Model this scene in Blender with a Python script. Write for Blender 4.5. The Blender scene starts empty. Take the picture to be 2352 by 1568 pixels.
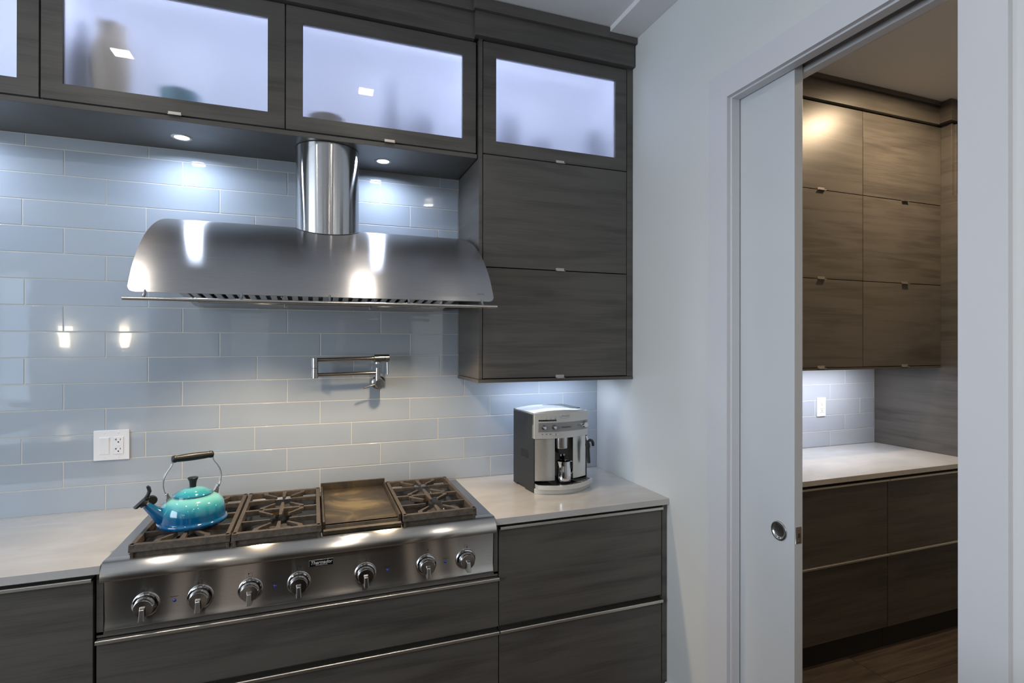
import bpy, bmesh, math, random
from mathutils import Matrix, Vector
random.seed(7)
S = bpy.context.scene
COL = S.collection

# ------------------------------------------------------------------ camera
cd = bpy.data.cameras.new('camera'); cam = bpy.data.objects.new('camera', cd); COL.objects.link(cam)
R_ = Vector((0.93835079, -0.34568209, 0.00130084)); U_ = Vector((-0.00189917, -0.00139218, 0.99999723)); F_ = Vector((0.34567932, 0.93835066, 0.00196286))
cam.matrix_world = Matrix(((R_.x, U_.x, -F_.x, -0.0252), (R_.y, U_.y, -F_.y, -2.5110), (R_.z, U_.z, -F_.z, 1.5681), (0, 0, 0, 1)))
cd.sensor_fit = 'HORIZONTAL'; cd.sensor_width = 36.0; cd.lens = 1236.126 * 36.0 / 2352.0
cd.clip_start = 0.05; cd.clip_end = 60
S.camera = cam

# ------------------------------------------------------------------ world, colour management
w = bpy.data.worlds.new('world'); S.world = w; w.use_nodes = True
bg = w.node_tree.nodes['Background']; bg.inputs[0].default_value = (0.50, 0.70, 1.0, 1); bg.inputs[1].default_value = 1.2
S.view_settings.view_transform = 'Standard'
try: S.view_settings.look = 'None'
except Exception: pass
S.view_settings.exposure = 0.0; S.view_settings.gamma = 1.0; S.view_settings.use_curve_mapping = False
S.cycles.use_denoising = True
S.cycles.max_bounces = 7; S.cycles.diffuse_bounces = 4; S.cycles.glossy_bounces = 4; S.cycles.transmission_bounces = 6
S.cycles.sample_clamp_indirect = 4.0; S.cycles.caustics_reflective = False; S.cycles.caustics_refractive = True
S.cycles.blur_glossy = 0.0

# ------------------------------------------------------------------ lights
WARM = (1.0, 0.76, 0.50); NEUT = (1.0, 0.88, 0.74); COOL = (0.66, 0.78, 1.0); DAY = (0.80, 0.90, 1.0)
def area(name, loc, size, power, col, direction=(0, 0, -1), sy=None, spread=180):
    d = bpy.data.lights.new(name, 'AREA'); d.energy = power; d.color = col
    d.shape = 'RECTANGLE' if sy else 'SQUARE'; d.size = size
    if sy: d.size_y = sy
    d.spread = math.radians(spread)
    o = bpy.data.objects.new(name, d); COL.objects.link(o); o.location = loc
    o.rotation_euler = Vector(direction).to_track_quat('-Z', 'Y').to_euler()
    return o
def spot(name, loc, power, col, angle=100, blend=0.6, radius=0.02, direction=(0, 0, -1)):
    d = bpy.data.lights.new(name, 'SPOT'); d.energy = power; d.color = col
    d.spot_size = math.radians(angle); d.spot_blend = blend; d.shadow_soft_size = radius
    o = bpy.data.objects.new(name, d); COL.objects.link(o); o.location = loc
    o.rotation_euler = Vector(direction).to_track_quat('-Z', 'Y').to_euler()
    return o
# daylight through the kitchen windows (left wall and rear wall)
area('daylight_left', (-4.12, -2.9, 1.80), 2.4, 112, DAY, (1, 0, 0.12), sy=2.0)
area('daylight_rear', (-3.75, -5.93, 1.6), 0.75, 3, DAY, (0, 1, 0), sy=1.7)
# ceiling downlights of the kitchen
DOWN = [(-0.919, -1.290), (0.252, -1.288), (0.252, -3.3), (1.085, -2.987), (-0.95, -5.1), (0.26, -5.1)]
for i, (x, y) in enumerate(DOWN):
    area('downlight', (x, y, 2.9955), 0.078, 2.6 if y > -2 else (3.5 if x > 1 else 9.0), NEUT, spread=150)
# cool puck lights under the glass front cabinets
PUCKS = [(-1.262, -0.165), (-0.4976, -0.158), (0.2529, -0.150)]
for x, y in PUCKS: area('puck_light', (x, y, 2.3425), 0.045, 2.5, (0.68, 0.79, 1.0), spread=165)
# warm lamps in the range hood
for x in (-0.25, 0.31): spot('hood_lamp', (x, -0.44, 1.735), 22.0, WARM, 125, 0.7, 0.025)
# strip under the tall wall cabinet
area('under_cabinet_strip', (1.04, -0.14, 1.388), 0.42, 1.3, COOL, (0, 0.15, -1), sy=0.02)
# strips inside the lit cabinets
for x0, x1 in ((-1.60, -0.875), (-0.862, -0.133), (-0.121, 0.610), (0.655, 1.34)):
    area('cabinet_strip', ((x0 + x1) / 2, -0.280, 2.810), (x1 - x0) - 0.06, 2.7 * (x1 - x0) / 0.73, (0.70, 0.77, 1.0), (0, 0.75, -0.65), sy=0.015)
# pantry
area('pantry_downlight', (2.98, -0.85, 2.955), 0.09, 20, (1.0, 0.74, 0.47), spread=178)
area('pantry_downlight', (2.3, -1.5, 2.955), 0.09, 5, (1.0, 0.74, 0.50), spread=150)
area('pantry_strip', (2.75, -0.22, 1.412), 0.9, 6.0, (0.86, 0.90, 1.0), (0, 0.1, -1), sy=0.02)

# ------------------------------------------------------------------ materials
def mat(name, base=(0.5, 0.5, 0.5), rough=0.5, metal=0.0, **kw):
    m = bpy.data.materials.new(name); m.use_nodes = True
    b = m.node_tree.nodes['Principled BSDF']
    b.inputs['Base Color'].default_value = (*base, 1); b.inputs['Roughness'].default_value = rough; b.inputs['Metallic'].default_value = metal
    for k, v in kw.items():
        k = k.replace('_', ' ')
        for i in b.inputs:
            if i.name.lower() == k.lower():
                i.default_value = (*v, 1) if isinstance(v, tuple) and len(v) == 3 and i.type == 'RGBA' else v
    return m
def N(m, t, **kw):
    n = m.node_tree.nodes.new(t)
    for k, v in kw.items(): setattr(n, k, v)
    return n
def L(m, a, b): m.node_tree.links.new(a, b)
def coords(m, scale=(1, 1, 1), rnd=0.0):
    tc = N(m, 'ShaderNodeTexCoord'); mp = N(m, 'ShaderNodeMapping'); mp.inputs['Scale'].default_value = scale
    L(m, tc.outputs['Object'], mp.inputs['Vector'])
    if rnd:
        oi = N(m, 'ShaderNodeObjectInfo'); mu = N(m, 'ShaderNodeMath', operation='MULTIPLY'); mu.inputs[1].default_value = rnd
        L(m, oi.outputs['Random'], mu.inputs[0])
        va = N(m, 'ShaderNodeVectorMath', operation='ADD'); L(m, tc.outputs['Object'], va.inputs[0]); L(m, mu.outputs[0], va.inputs[1])
        L(m, va.outputs[0], mp.inputs['Vector'])
    return mp.outputs[0]
def noise(m, vec, scale=5, detail=3, rough=0.5, dist=0.0):
    n = N(m, 'ShaderNodeTexNoise'); n.inputs['Scale'].default_value = scale; n.inputs['Detail'].default_value = detail
    n.inputs['Roughness'].default_value = rough; n.inputs['Distortion'].default_value = dist
    L(m, vec, n.inputs['Vector']); return n.outputs['Fac']
def ramp(m, fac, stops):
    r = N(m, 'ShaderNodeValToRGB'); e = r.color_ramp.elements
    while len(e) < len(stops): e.new(0.5)
    for el, (p, c) in zip(e, stops): el.position = p; el.color = (*c, 1)
    L(m, fac, r.inputs[0]); return r.outputs[0]
def bump(m, fac, strength=0.1, dist=0.001):
    b = N(m, 'ShaderNodeBump'); b.inputs['Strength'].default_value = strength; b.inputs['Distance'].default_value = dist
    L(m, fac, b.inputs['Height']); L(m, b.outputs[0], m.node_tree.nodes['Principled BSDF'].inputs['Normal'])
def bsdf(m): return m.node_tree.nodes['Principled BSDF']

def wood(name, dark, light, rough=0.36):
    m = mat(name, light, rough)
    v = coords(m, (1.3, 1.3, 15.0), rnd=9.0)
    n1 = noise(m, v, 1.6, 4, 0.5, 0.5)
    v2 = coords(m, (2.2, 2.2, 160.0), rnd=5.0); n2 = noise(m, v2, 2.0, 2, 0.5)
    v3 = coords(m, (1.6, 1.6, 2.4), rnd=3.0); n3 = noise(m, v3, 1.5, 2, 0.5)
    a = N(m, 'ShaderNodeMath', operation='MULTIPLY_ADD'); a.inputs[1].default_value = 0.45; L(m, n2, a.inputs[0]); L(m, n1, a.inputs[2])
    a2 = N(m, 'ShaderNodeMath', operation='MULTIPLY_ADD'); a2.inputs[1].default_value = 0.35; L(m, n3, a2.inputs[0]); L(m, a.outputs[0], a2.inputs[2])
    c = ramp(m, a2.outputs[0], [(0.66, dark), (1.08 if False else 1.0, light)])
    L(m, c, bsdf(m).inputs['Base Color'])
    bump(m, n2, 0.05, 0.0005)
    return m
WOOD = wood('stained_veneer', (0.056, 0.051, 0.046), (0.098, 0.090, 0.081))
WOODP = WOOD
WOODDARK = mat('cabinet_gap', (0.012, 0.011, 0.010), 0.6)
WALL = mat('painted_plaster', (0.69, 0.70, 0.69), 0.55)
n_ = noise(WALL, coords(WALL, (1, 1, 1)), 220, 2); bump(WALL, n_, 0.05, 0.0006)
TRIM = mat('trim_paint', (0.66, 0.66, 0.69), 0.38)
DOORP = mat('door_paint', (0.60, 0.62, 0.64), 0.35)
CEIL = mat('ceiling_paint', (0.80, 0.80, 0.81), 0.7)
CABWHITE = mat('white_cabinet_interior', (0.86, 0.88, 0.92), 0.55)
QUARTZ = mat('white_quartz', (0.66, 0.645, 0.62), 0.16)
q = noise(QUARTZ, coords(QUARTZ, (1.5, 3.2, 1)), 1.6, 5, 0.6, 0.6)
L(QUARTZ, ramp(QUARTZ, q, [(0.40, (0.46, 0.45, 0.435)), (0.62, (0.53, 0.52, 0.505))]), bsdf(QUARTZ).inputs['Base Color'])
GROUT = mat('pale_grout', (0.58, 0.57, 0.53), 0.8)
def tile_mat(name, base):
    m = mat(name, base, 0.05, Coat_Weight=1.0, Coat_Roughness=0.02, Specular_IOR_Level=0.6)
    v = coords(m, (2.2, 1, 6), rnd=4.0)
    oi = N(m, 'ShaderNodeObjectInfo'); mx = N(m, 'ShaderNodeMix', data_type='RGBA'); L(m, oi.outputs['Random'], mx.inputs['Factor'])
    ins = [i for i in mx.inputs if i.type == 'RGBA']
    ins[0].default_value = (base[0] * 0.95, base[1] * 0.96, base[2] * 0.98, 1); ins[1].default_value = (base[0] * 1.05, base[1] * 1.04, base[2] * 1.02, 1)
    L(m, [o for o in mx.outputs if o.type == 'RGBA'][0], bsdf(m).inputs['Base Color'])
    n = noise(m, v, 2.5, 1, 0.4); b = N(m, 'ShaderNodeBump'); b.inputs['Strength'].default_value = 0.12; b.inputs['Distance'].default_value = 0.004
    L(m, n, b.inputs['Height']); L(m, b.outputs[0], bsdf(m).inputs['Normal']); L(m, b.outputs[0], bsdf(m).inputs['Coat Normal'])
    return m
TILE = tile_mat('blue_grey_glass_tile', (0.38, 0.43, 0.49))
TILEP = tile_mat('pale_grey_glass_tile', (0.45, 0.475, 0.52))
def steel(name, base, rough, aniso, tangent, streak=None):
    m = mat(name, base, rough, 1.0, Anisotropic=aniso)
    t = N(m, 'ShaderNodeCombineXYZ')
    for i in range(3): t.inputs[i].default_value = tangent[i]
    L(m, t.outputs[0], bsdf(m).inputs['Tangent'])
    if streak:
        s = noise(m, coords(m, streak), 3.0, 4, 0.6)
        r = ramp(m, s, [(0.3, tuple(c * 0.90 for c in base)), (0.7, tuple(min(1, c * 1.06) for c in base))])
        L(m, r, bsdf(m).inputs['Base Color'])
        bump(m, s, 0.03, 0.0003)
    return m
STEEL = steel('brushed_steel', (0.56, 0.56, 0.57), 0.25, 1.0, (0, 0.7, 0.7), (6, 300, 300))
STEELV = steel('brushed_steel_tube', (0.60, 0.60, 0.61), 0.16, 1.0, (0, 0, 1), (30, 30, 400))
STEELF = steel('brushed_front_steel', (0.60, 0.59, 0.57), 0.19, 1.0, (0, 0.5, 0.86), (6, 300, 300))
COLM = steel('brushed_column_steel', (0.66, 0.66, 0.64), 0.34, 0.9, (0, 0, 1), (300, 300, 30))
CHROME = mat('chrome', (0.72, 0.72, 0.74), 0.08, 1.0)
SATIN = mat('satin_metal', (0.55, 0.54, 0.52), 0.22, 1.0)
ALU = mat('brushed_aluminium', (0.62, 0.60, 0.55), 0.33, 1.0)
NICKEL = mat('satin_nickel', (0.42, 0.41, 0.40), 0.20, 1.0)
BLACKMET = mat('dark_bronze', (0.20, 0.19, 0.18), 0.28, 1.0)
IRON = mat('cast_iron', (0.075, 0.062, 0.050), 0.52, 0.0)
ii = noise(IRON, coords(IRON, (1, 1, 1), 2.0), 60, 5, 0.7)
L(IRON, ramp(IRON, ii, [(0.35, (0.040, 0.032, 0.025)), (0.7, (0.105, 0.082, 0.060))]), bsdf(IRON).inputs['Base Color']); bump(IRON, ii, 0.25, 0.0008)
GRID = mat('seasoned_griddle', (0.08, 0.06, 0.035), 0.46, 0.0)
gi = noise(GRID, coords(GRID, (1, 1, 1)), 6, 8, 0.66, 0.9)
gc = N(GRID, 'ShaderNodeTexCoord'); gm = N(GRID, 'ShaderNodeMapping'); gm.inputs['Location'].default_value = (-0.80, 0.14, -1.0); gm.inputs['Scale'].default_value = (5.9, 4.0, 4.4)
L(GRID, gc.outputs['Object'], gm.inputs['Vector'])
gg = N(GRID, 'ShaderNodeTexGradient', gradient_type='SPHERICAL'); L(GRID, gm.outputs[0], gg.inputs['Vector'])   # worn, golden middle of the plate
ga = N(GRID, 'ShaderNodeMath', operation='MULTIPLY_ADD'); ga.inputs[1].default_value = 0.30; L(GRID, gg.outputs['Fac'], ga.inputs[0]); L(GRID, gi, ga.inputs[2])
L(GRID, ramp(GRID, ga.outputs[0], [(0.44, (0.020, 0.014, 0.009)), (0.60, (0.055, 0.038, 0.018)), (0.76, (0.17, 0.125, 0.055))]), bsdf(GRID).inputs['Base Color'])
ENAMEL = mat('black_porcelain', (0.008, 0.008, 0.008), 0.22)
BURN = mat('burner_iron', (0.05, 0.045, 0.04), 0.4)
BRASS = mat('burner_brass', (0.35, 0.22, 0.09), 0.4, 0.8)
BLACK = mat('black_plastic', (0.014, 0.014, 0.015), 0.38)
BLACKG = mat('gloss_black_plastic', (0.010, 0.010, 0.011), 0.12)
CHAR = mat('charcoal_plastic', (0.019, 0.020, 0.022), 0.42)
SILVER = mat('silver_plastic', (0.60, 0.60, 0.58), 0.32, 0.45)
SILVERD = mat('silver_control_strip', (0.30, 0.30, 0.305), 0.35, 0.5)
WHITEP = mat('white_plastic', (0.80, 0.80, 0.82), 0.25)
SLOT = mat('outlet_slot', (0.01, 0.01, 0.01), 0.6)
INK = mat('printed_ink', (0.01, 0.01, 0.01), 0.6)
INKL = mat('pale_print', (0.62, 0.60, 0.55), 0.4)
BLUE = mat('blue_indicator', (0.01, 0.03, 0.45), 0.15, Coat_Weight=1.0)
def emis(name, col, s):
    m = mat(name, (0.8, 0.8, 0.8), 0.5); b = bsdf(m); b.inputs['Emission Color'].default_value = (*col, 1); b.inputs['Emission Strength'].default_value = s; return m
LED = emis('puck_lens', (0.86, 0.91, 1.0), 9.0); DLENS = emis('downlight_lens', (1.0, 0.93, 0.84), 40.0); WLENS = emis('warm_lens', (1.0, 0.80, 0.55), 30.0)
STRIP = emis('strip_lens', (0.8, 0.86, 1.0), 3.0); SCONCE = emis('sconce_shade', (1.0, 0.86, 0.62), 14.0)
FROST = mat('frosted_glass', (0.90, 0.92, 1.0), 0.48, Transmission_Weight=1.0, IOR=1.35, Coat_Weight=0.9, Coat_Roughness=0.0)
WINGLASS = mat('window_glass', (1, 1, 1), 0.0, Transmission_Weight=1.0, IOR=1.02)
VASE = mat('beige_ceramic', (0.42, 0.33, 0.20), 0.4); TEAL = mat('teal_ceramic', (0.02, 0.20, 0.26), 0.3)
GREYG = mat('grey_stoneware', (0.30, 0.32, 0.38), 0.3)
# kettle enamel, turquoise crown running into deep blue
def enamel(name, z0, z1):
    m = mat(name, (0.02, 0.25, 0.4), 0.10, Coat_Weight=0.8, Coat_Roughness=0.03)
    tc = N(m, 'ShaderNodeTexCoord'); sp = N(m, 'ShaderNodeSeparateXYZ'); L(m, tc.outputs['Object'], sp.inputs[0])
    mr = N(m, 'ShaderNodeMapRange'); mr.inputs['From Min'].default_value = z0; mr.inputs['From Max'].default_value = z1
    L(m, sp.outputs['Z'], mr.inputs['Value'])
    L(m, ramp(m, mr.outputs[0], [(0.0, (0.003, 0.085, 0.23)), (0.45, (0.003, 0.115, 0.26)), (0.76, (0.035, 0.33, 0.40)), (1.0, (0.19, 0.56, 0.55))]), bsdf(m).inputs['Base Color'])
    return m
KBODY = enamel('kettle_enamel', 0.0, 0.088)
KSPOUT = enamel('spout_enamel', 0.02, 0.17)
KLID = enamel('lid_enamel', 0.055, 0.125)
FLOORM = mat('wood_look_tile', (0.06, 0.045, 0.035), 0.5)
fv = noise(FLOORM, coords(FLOORM, (1.2, 22, 1), 6.0), 2.0, 6, 0.6, 0.3)
L(FLOORM, ramp(FLOORM, fv, [(0.35, (0.045, 0.033, 0.027)), (0.7, (0.105, 0.080, 0.063))]), bsdf(FLOORM).inputs['Base Color'])
FGROUT = mat('floor_grout', (0.02, 0.017, 0.015), 0.8)
CURTAIN = mat('sheer_curtain', (0.75, 0.78, 0.82), 0.8)
SOFA = mat('island_panel', (0.30, 0.30, 0.31), 0.5)

# ------------------------------------------------------------------ mesh builder
ORG = {}
def root_of(o):
    while o.parent: o = o.parent
    return o
class MB:
    def __init__(s, T=None): s.v = []; s.f = []; s.T = T
    def add(s, vs, fs):
        b = len(s.v); s.v += [tuple(v) for v in vs]; s.f += [tuple(b + i for i in f) for f in fs]; return s
    def box(s, x0, x1, y0, y1, z0, z1):
        x0, x1 = min(x0, x1), max(x0, x1); y0, y1 = min(y0, y1), max(y0, y1); z0, z1 = min(z0, z1), max(z0, z1)
        return s.add([(x0, y0, z0), (x1, y0, z0), (x1, y1, z0), (x0, y1, z0), (x0, y0, z1), (x1, y0, z1), (x1, y1, z1), (x0, y1, z1)],
                     [(0, 3, 2, 1), (4, 5, 6, 7), (0, 1, 5, 4), (1, 2, 6, 5), (2, 3, 7, 6), (3, 0, 4, 7)])
    def hexa(s, a, b):   # two 4-point loops
        return s.add(list(a) + list(b), [(0, 3, 2, 1), (4, 5, 6, 7), (0, 1, 5, 4), (1, 2, 6, 5), (2, 3, 7, 6), (3, 0, 4, 7)])
    def prism(s, pts, axis, a, b):   # closed outline extruded along an axis
        def P(p, t): return {'x': (t, p[0], p[1]), 'y': (p[0], t, p[1]), 'z': (p[0], p[1], t)}[axis]
        n = len(pts)
        return s.add([P(p, a) for p in pts] + [P(p, b) for p in pts], [tuple(range(n))[::-1], tuple(range(n, 2 * n))] + [(i, (i + 1) % n, n + (i + 1) % n, n + i) for i in range(n)])
    def lathe(s, prof, c=(0, 0, 0), n=32, M=None, close=False):  # prof: (r, h); axis local z
        vs = []; fs = []; M = M or Matrix.Identity(3)
        for r, h in prof:
            for k in range(n):
                a = 2 * math.pi * k / n; p = M @ Vector((r * math.cos(a), r * math.sin(a), h)); vs.append((p.x + c[0], p.y + c[1], p.z + c[2]))
        m = len(prof)
        for i in range(m - 1 + (1 if close else 0)):
            j = (i + 1) % m
            for k in range(n): fs.append((i * n + k, i * n + (k + 1) % n, j * n + (k + 1) % n, j * n + k))
        if not close:
            if prof[0][0] > 1e-6: fs.append(tuple(range(n))[::-1])
            if prof[-1][0] > 1e-6: fs.append(tuple((m - 1) * n + k for k in range(n)))
        return s.add(vs, fs)
    def cyl(s, p0, p1, r, n=20, r2=None, ease=0.0):
        p0 = Vector(p0); p1 = Vector(p1); d = p1 - p0; h = d.length
        M = d.to_track_quat('Z', 'Y').to_matrix(); r2 = r if r2 is None else r2
        pr = [(r, 0), (r2, h)] if not ease else [(r - ease, 0), (r, ease), (r2, h - ease), (r2 - ease, h)]
        return s.lathe(pr, p0, n, M)
    def tube(s, pts, r, n=12, sec=None, up=None):
        pts = [Vector(p) for p in pts]; rs = r if isinstance(r, (list, tuple)) else [r] * len(pts)
        vs = []; fs = []; prev = None
        for i, p in enumerate(pts):
            t = (pts[min(i + 1, len(pts) - 1)] - pts[max(i - 1, 0)]).normalized()
            if up is not None: a = Vector(up) - t * t.dot(Vector(up)); a.normalize()
            elif prev is None: a = t.orthogonal().normalized()
            else: a = (prev - t * t.dot(prev)).normalized()
            prev = a; b = t.cross(a)
            for k in range(n):
                if sec: x, y = sec[k]
                else: x, y = math.cos(2 * math.pi * k / n), math.sin(2 * math.pi * k / n)
                q = p + a * (x * rs[i]) + b * (y * rs[i]); vs.append(tuple(q))
        m = len(pts)
        for i in range(m - 1):
            for k in range(n): fs.append((i * n + k, i * n + (k + 1) % n, (i + 1) * n + (k + 1) % n, (i + 1) * n + k))
        fs.append(tuple(range(n))[::-1]); fs.append(tuple((m - 1) * n + k for k in range(n)))
        return s.add(vs, fs)
    def build(s, name, m, parent=None, bevel=0.0, smooth=None, seg=2, org=None):
        vs = s.v
        if s.T: vs = [s.T(v) for v in vs]
        o0 = Vector(org) if org else (Vector(ORG[root_of(parent).name]) if parent else Vector((0, 0, 0)))
        me = bpy.data.meshes.new(name); me.from_pydata([(v[0] - o0.x, v[1] - o0.y, v[2] - o0.z) for v in vs], [], s.f)
        me.materials.append(m)
        bm = bmesh.new(); bm.from_mesh(me); bmesh.ops.recalc_face_normals(bm, faces=bm.faces); bm.to_mesh(me); bm.free()
        o = bpy.data.objects.new(name, me); COL.objects.link(o)
        if smooth is not None or bevel:
            me.polygons.foreach_set('use_smooth', [True] * len(me.polygons)); me.set_sharp_from_angle(angle=math.radians(smooth or 35))
        if bevel:
            b = o.modifiers.new('bevel', 'BEVEL'); b.width = bevel; b.segments = seg; b.limit_method = 'ANGLE'; b.angle_limit = math.radians(40); b.harden_normals = True
        if parent: o.parent = parent
        else: o.location = o0; ORG[o.name] = tuple(o0)
        return o
def thing(name, label, cat, loc, group=None):
    o = bpy.data.objects.new(name, None); COL.objects.link(o); o.location = loc; o.empty_display_size = 0.05
    o['label'] = label; o['category'] = cat; ORG[o.name] = tuple(loc)
    if group: o['group'] = group
    return o
def tag(o, label, cat, group=None):
    o['label'] = label; o['category'] = cat
    if group: o['group'] = group
    return o
def struct(o, label=None):
    o['kind'] = 'structure'
    if label: o['label'] = label
    return o
def B(x0, x1, y0, y1, z0, z1, T=None): return MB(T).box(x0, x1, y0, y1, z0, z1)
def text(body, name, size, loc, xdir, ydir, m, parent, ext=0.0004, align='CENTER', shear=0.0, bold=0.0, sx=1.0):
    c = bpy.data.curves.new(name, 'FONT'); c.body = body; c.size = size; c.extrude = ext; c.align_x = align; c.align_y = 'CENTER'; c.shear = shear; c.offset = bold; c.resolution_u = 3
    t = bpy.data.objects.new(name, c); COL.objects.link(t)
    dg = bpy.context.evaluated_depsgraph_get(); me = bpy.data.meshes.new_from_object(t.evaluated_get(dg)); bpy.data.objects.remove(t)
    X = Vector(xdir).normalized(); Y = Vector(ydir).normalized(); Z = X.cross(Y)
    o0 = Vector(ORG[root_of(parent).name]); l = Vector(loc) - o0
    for v in me.vertices: q = l + X * (v.co.x * sx) + Y * v.co.y + Z * v.co.z; v.co = q
    me.materials.clear(); me.materials.append(m)
    o = bpy.data.objects.new(name, me); COL.objects.link(o); o.parent = parent
    return o

XW = 1.379          # kitchen side of the right hand wall
ZC = 0.914          # worktop height
CZ = 3.0            # ceiling

# ------------------------------------------------------------------ room shell
XL, YR = -4.2, -6.0; XP = 4.7; YP = -3.0
m = MB().box(XL - 0.15, XW + 0.115, 0.0014, 0.15, 0, CZ + 0.1).box(XW + 0.115, XP + 0.15, 0.0014, 0.15, 0, CZ + 0.1)
wall_back = struct(m.build('wall_back', GROUT))
# right wall with the pocket door opening and the hollow pocket
Y1, Y2, ZH = -0.975, -1.697, 2.443
JW = 0.115
m = MB()
m.box(XW, XW + 0.018, -0.9565, 0.001, 0, CZ); m.box(XW + JW - 0.018, XW + JW, -0.9565, 0.001, 0, CZ)      # two skins beside the pocket
m.box(XW, XW + JW, -1.7165, YR, 0, CZ)
m.box(XW, XW + 0.018, -1.7165, -0.9565, 2.4625, CZ); m.box(XW + JW - 0.018, XW + JW, -1.7165, -0.9565, 2.4625, CZ)
wall_right = struct(m.build('wall_right', WALL))
# left and rear walls with window openings
def wall_open(name, fixed, span, holes, axis, thick):
    m = MB(); a0, a1 = span
    def bx(p, q, z0, z1):
        if q - p < 1e-4 or z1 - z0 < 1e-4: return
        if axis == 'y': m.box(fixed, fixed + thick, p, q, z0, z1)
        else: m.box(p, q, fixed, fixed + thick, z0, z1)
    cur = a0
    for h0, h1, z0, z1 in holes:
        bx(cur, h0, 0, CZ); bx(h0, h1, 0, z0); bx(h0, h1, z1, CZ); cur = h1
    bx(cur, a1, 0, CZ); return struct(m.build(name, WALL))
wall_open('wall_left', XL, (YR, 0.0), [(-4.1, -1.7, 0.8, 2.8)], 'y', -0.15)
wall_open('wall_rear', YR, (XL - 0.15, XW + JW), [(-4.12, -3.38, 0.75, 2.45)], 'x', -0.15)
m = MB().box(XW + JW, XP + 0.15, YP - 0.1, YP, 0, CZ).box(XP, XP + 0.15, YP, 0.0025, 0, CZ)
struct(m.build('wall_pantry', WALL))
floor = struct(B(XL - 0.15, XP + 0.15, YR - 0.15, 0.15, -0.08, -0.006).build('floor', FGROUT))
for i in range(-8, 6):
    for j in range(0, 11):
        x0 = 2.4811 + i * 0.9; y1 = -0.17 - 0.614 * (j) + 0.0
        xa, xb = x0 + 0.001, x0 + 0.899; ya, yb = y1 - 0.612, y1
        off = 0.0
        xa = max(xa + off, XL); xb = min(xb + off, XP)
        if ya < YR: ya = YR
        if xb - xa < 0.02 or yb - ya < 0.02: continue
        if xb > XW + JW and ya < YP: 
            if xa > XW: continue
            xb = XW
        t = B(xa, xb, ya, yb, -0.006, 0.0).build('tile', FLOORM, floor)
ceiling = struct(B(XL - 0.15, XW + JW, YR - 0.15, 0.15, CZ, CZ + 0.12).build('ceiling', CEIL))
struct(B(1.233, XW - 0.0005, YR, -0.0, 2.977, CZ + 0.001).build('trim_1', CEIL))
struct(B(XW + JW, XP + 0.15, YP - 0.1, 0.0025, 2.975, CZ + 0.1).build('ceiling_pantry', CEIL))
# baseboards
m = MB().prism([(XW - 0.016, 0.0), (XW, 0.0), (XW, 0.142), (XW - 0.013, 0.142), (XW - 0.016, 0.139)], 'y', Y1 + 0.104, -0.606)
struct(m.build('baseboard_right', TRIM, bevel=0.001))
struct(B(XW - 0.016, XW, YR, Y2 - 0.106, 0, 0.142).build('baseboard_right_far', TRIM, bevel=0.002))
struct(B(XL, XL + 0.016, YR, 0, 0, 0.142).build('baseboard_left', TRIM, bevel=0.002))
# casing of the pocket door (flat boards, mitred) and split jambs
door = thing('door_casing', 'painted casing', 'x', (XW, Y1, 0)); del door['label'], door['category']; door.name = 'trim_2'; ORG['trim_2'] = (XW, Y1, 0); door['kind'] = 'structure'
CX = XW - 0.016; yi1 = -0.9685; yo1 = -0.8711; yi2 = -1.7048; yo2 = -1.8006; zi = 2.450; zo = 2.5475
def cas(pts): return MB().prism(pts, 'x', CX, XW)
cas([(yo1, 0), (yo1, zo), (yi1, zi), (yi1, 0)]).build('casing_board', TRIM, door, bevel=0.0004)
cas([(yo1, zo), (yo2, zo), (yi2, zi), (yi1, zi)]).build('casing_board', TRIM, door, bevel=0.0004)
cas([(yo2, zo), (yo2, 0), (yi2, 0), (yi2, zi)]).build('casing_board', TRIM, door, bevel=0.0004)
J1 = -0.975; ZJ = 2.444
for xa, xb in ((XW, XW + 0.036), (XW + 0.083, XW + JW)):
    B(xa, xb, J1, J1 + 0.018, 0, ZJ + 0.018).build('jamb', TRIM, door, bevel=0.0008)
    B(xa, xb, -1.698, J1, ZJ, ZJ + 0.018).build('head_jamb', TRIM, door, bevel=0.0008)
B(XW, XW + JW, -1.716, -1.698, 0, ZJ + 0.018).build('jamb', TRIM, door, bevel=0.0008)
B(XW + 0.036, XW + 0.083, -1.698, -0.05, ZJ + 0.045, ZJ + 0.05).build('track', BLACKMET, door)
XB = XW + JW
MB().prism([(yo1, 0), (yo1, zo), (yi1, zi), (yi1, 0)], 'x', XB, XB + 0.016).build('casing_board', TRIM, door, bevel=0.0004)
MB().prism([(yo1, zo), (yo2, zo), (yi2, zi), (yi1, zi)], 'x', XB, XB + 0.016).build('casing_board', TRIM, door, bevel=0.0004)
MB().prism([(yo2, zo), (yo2, 0), (yi2, 0), (yi2, zi)], 'x', XB, XB + 0.016).build('casing_board', TRIM, door, bevel=0.0004)
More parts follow.
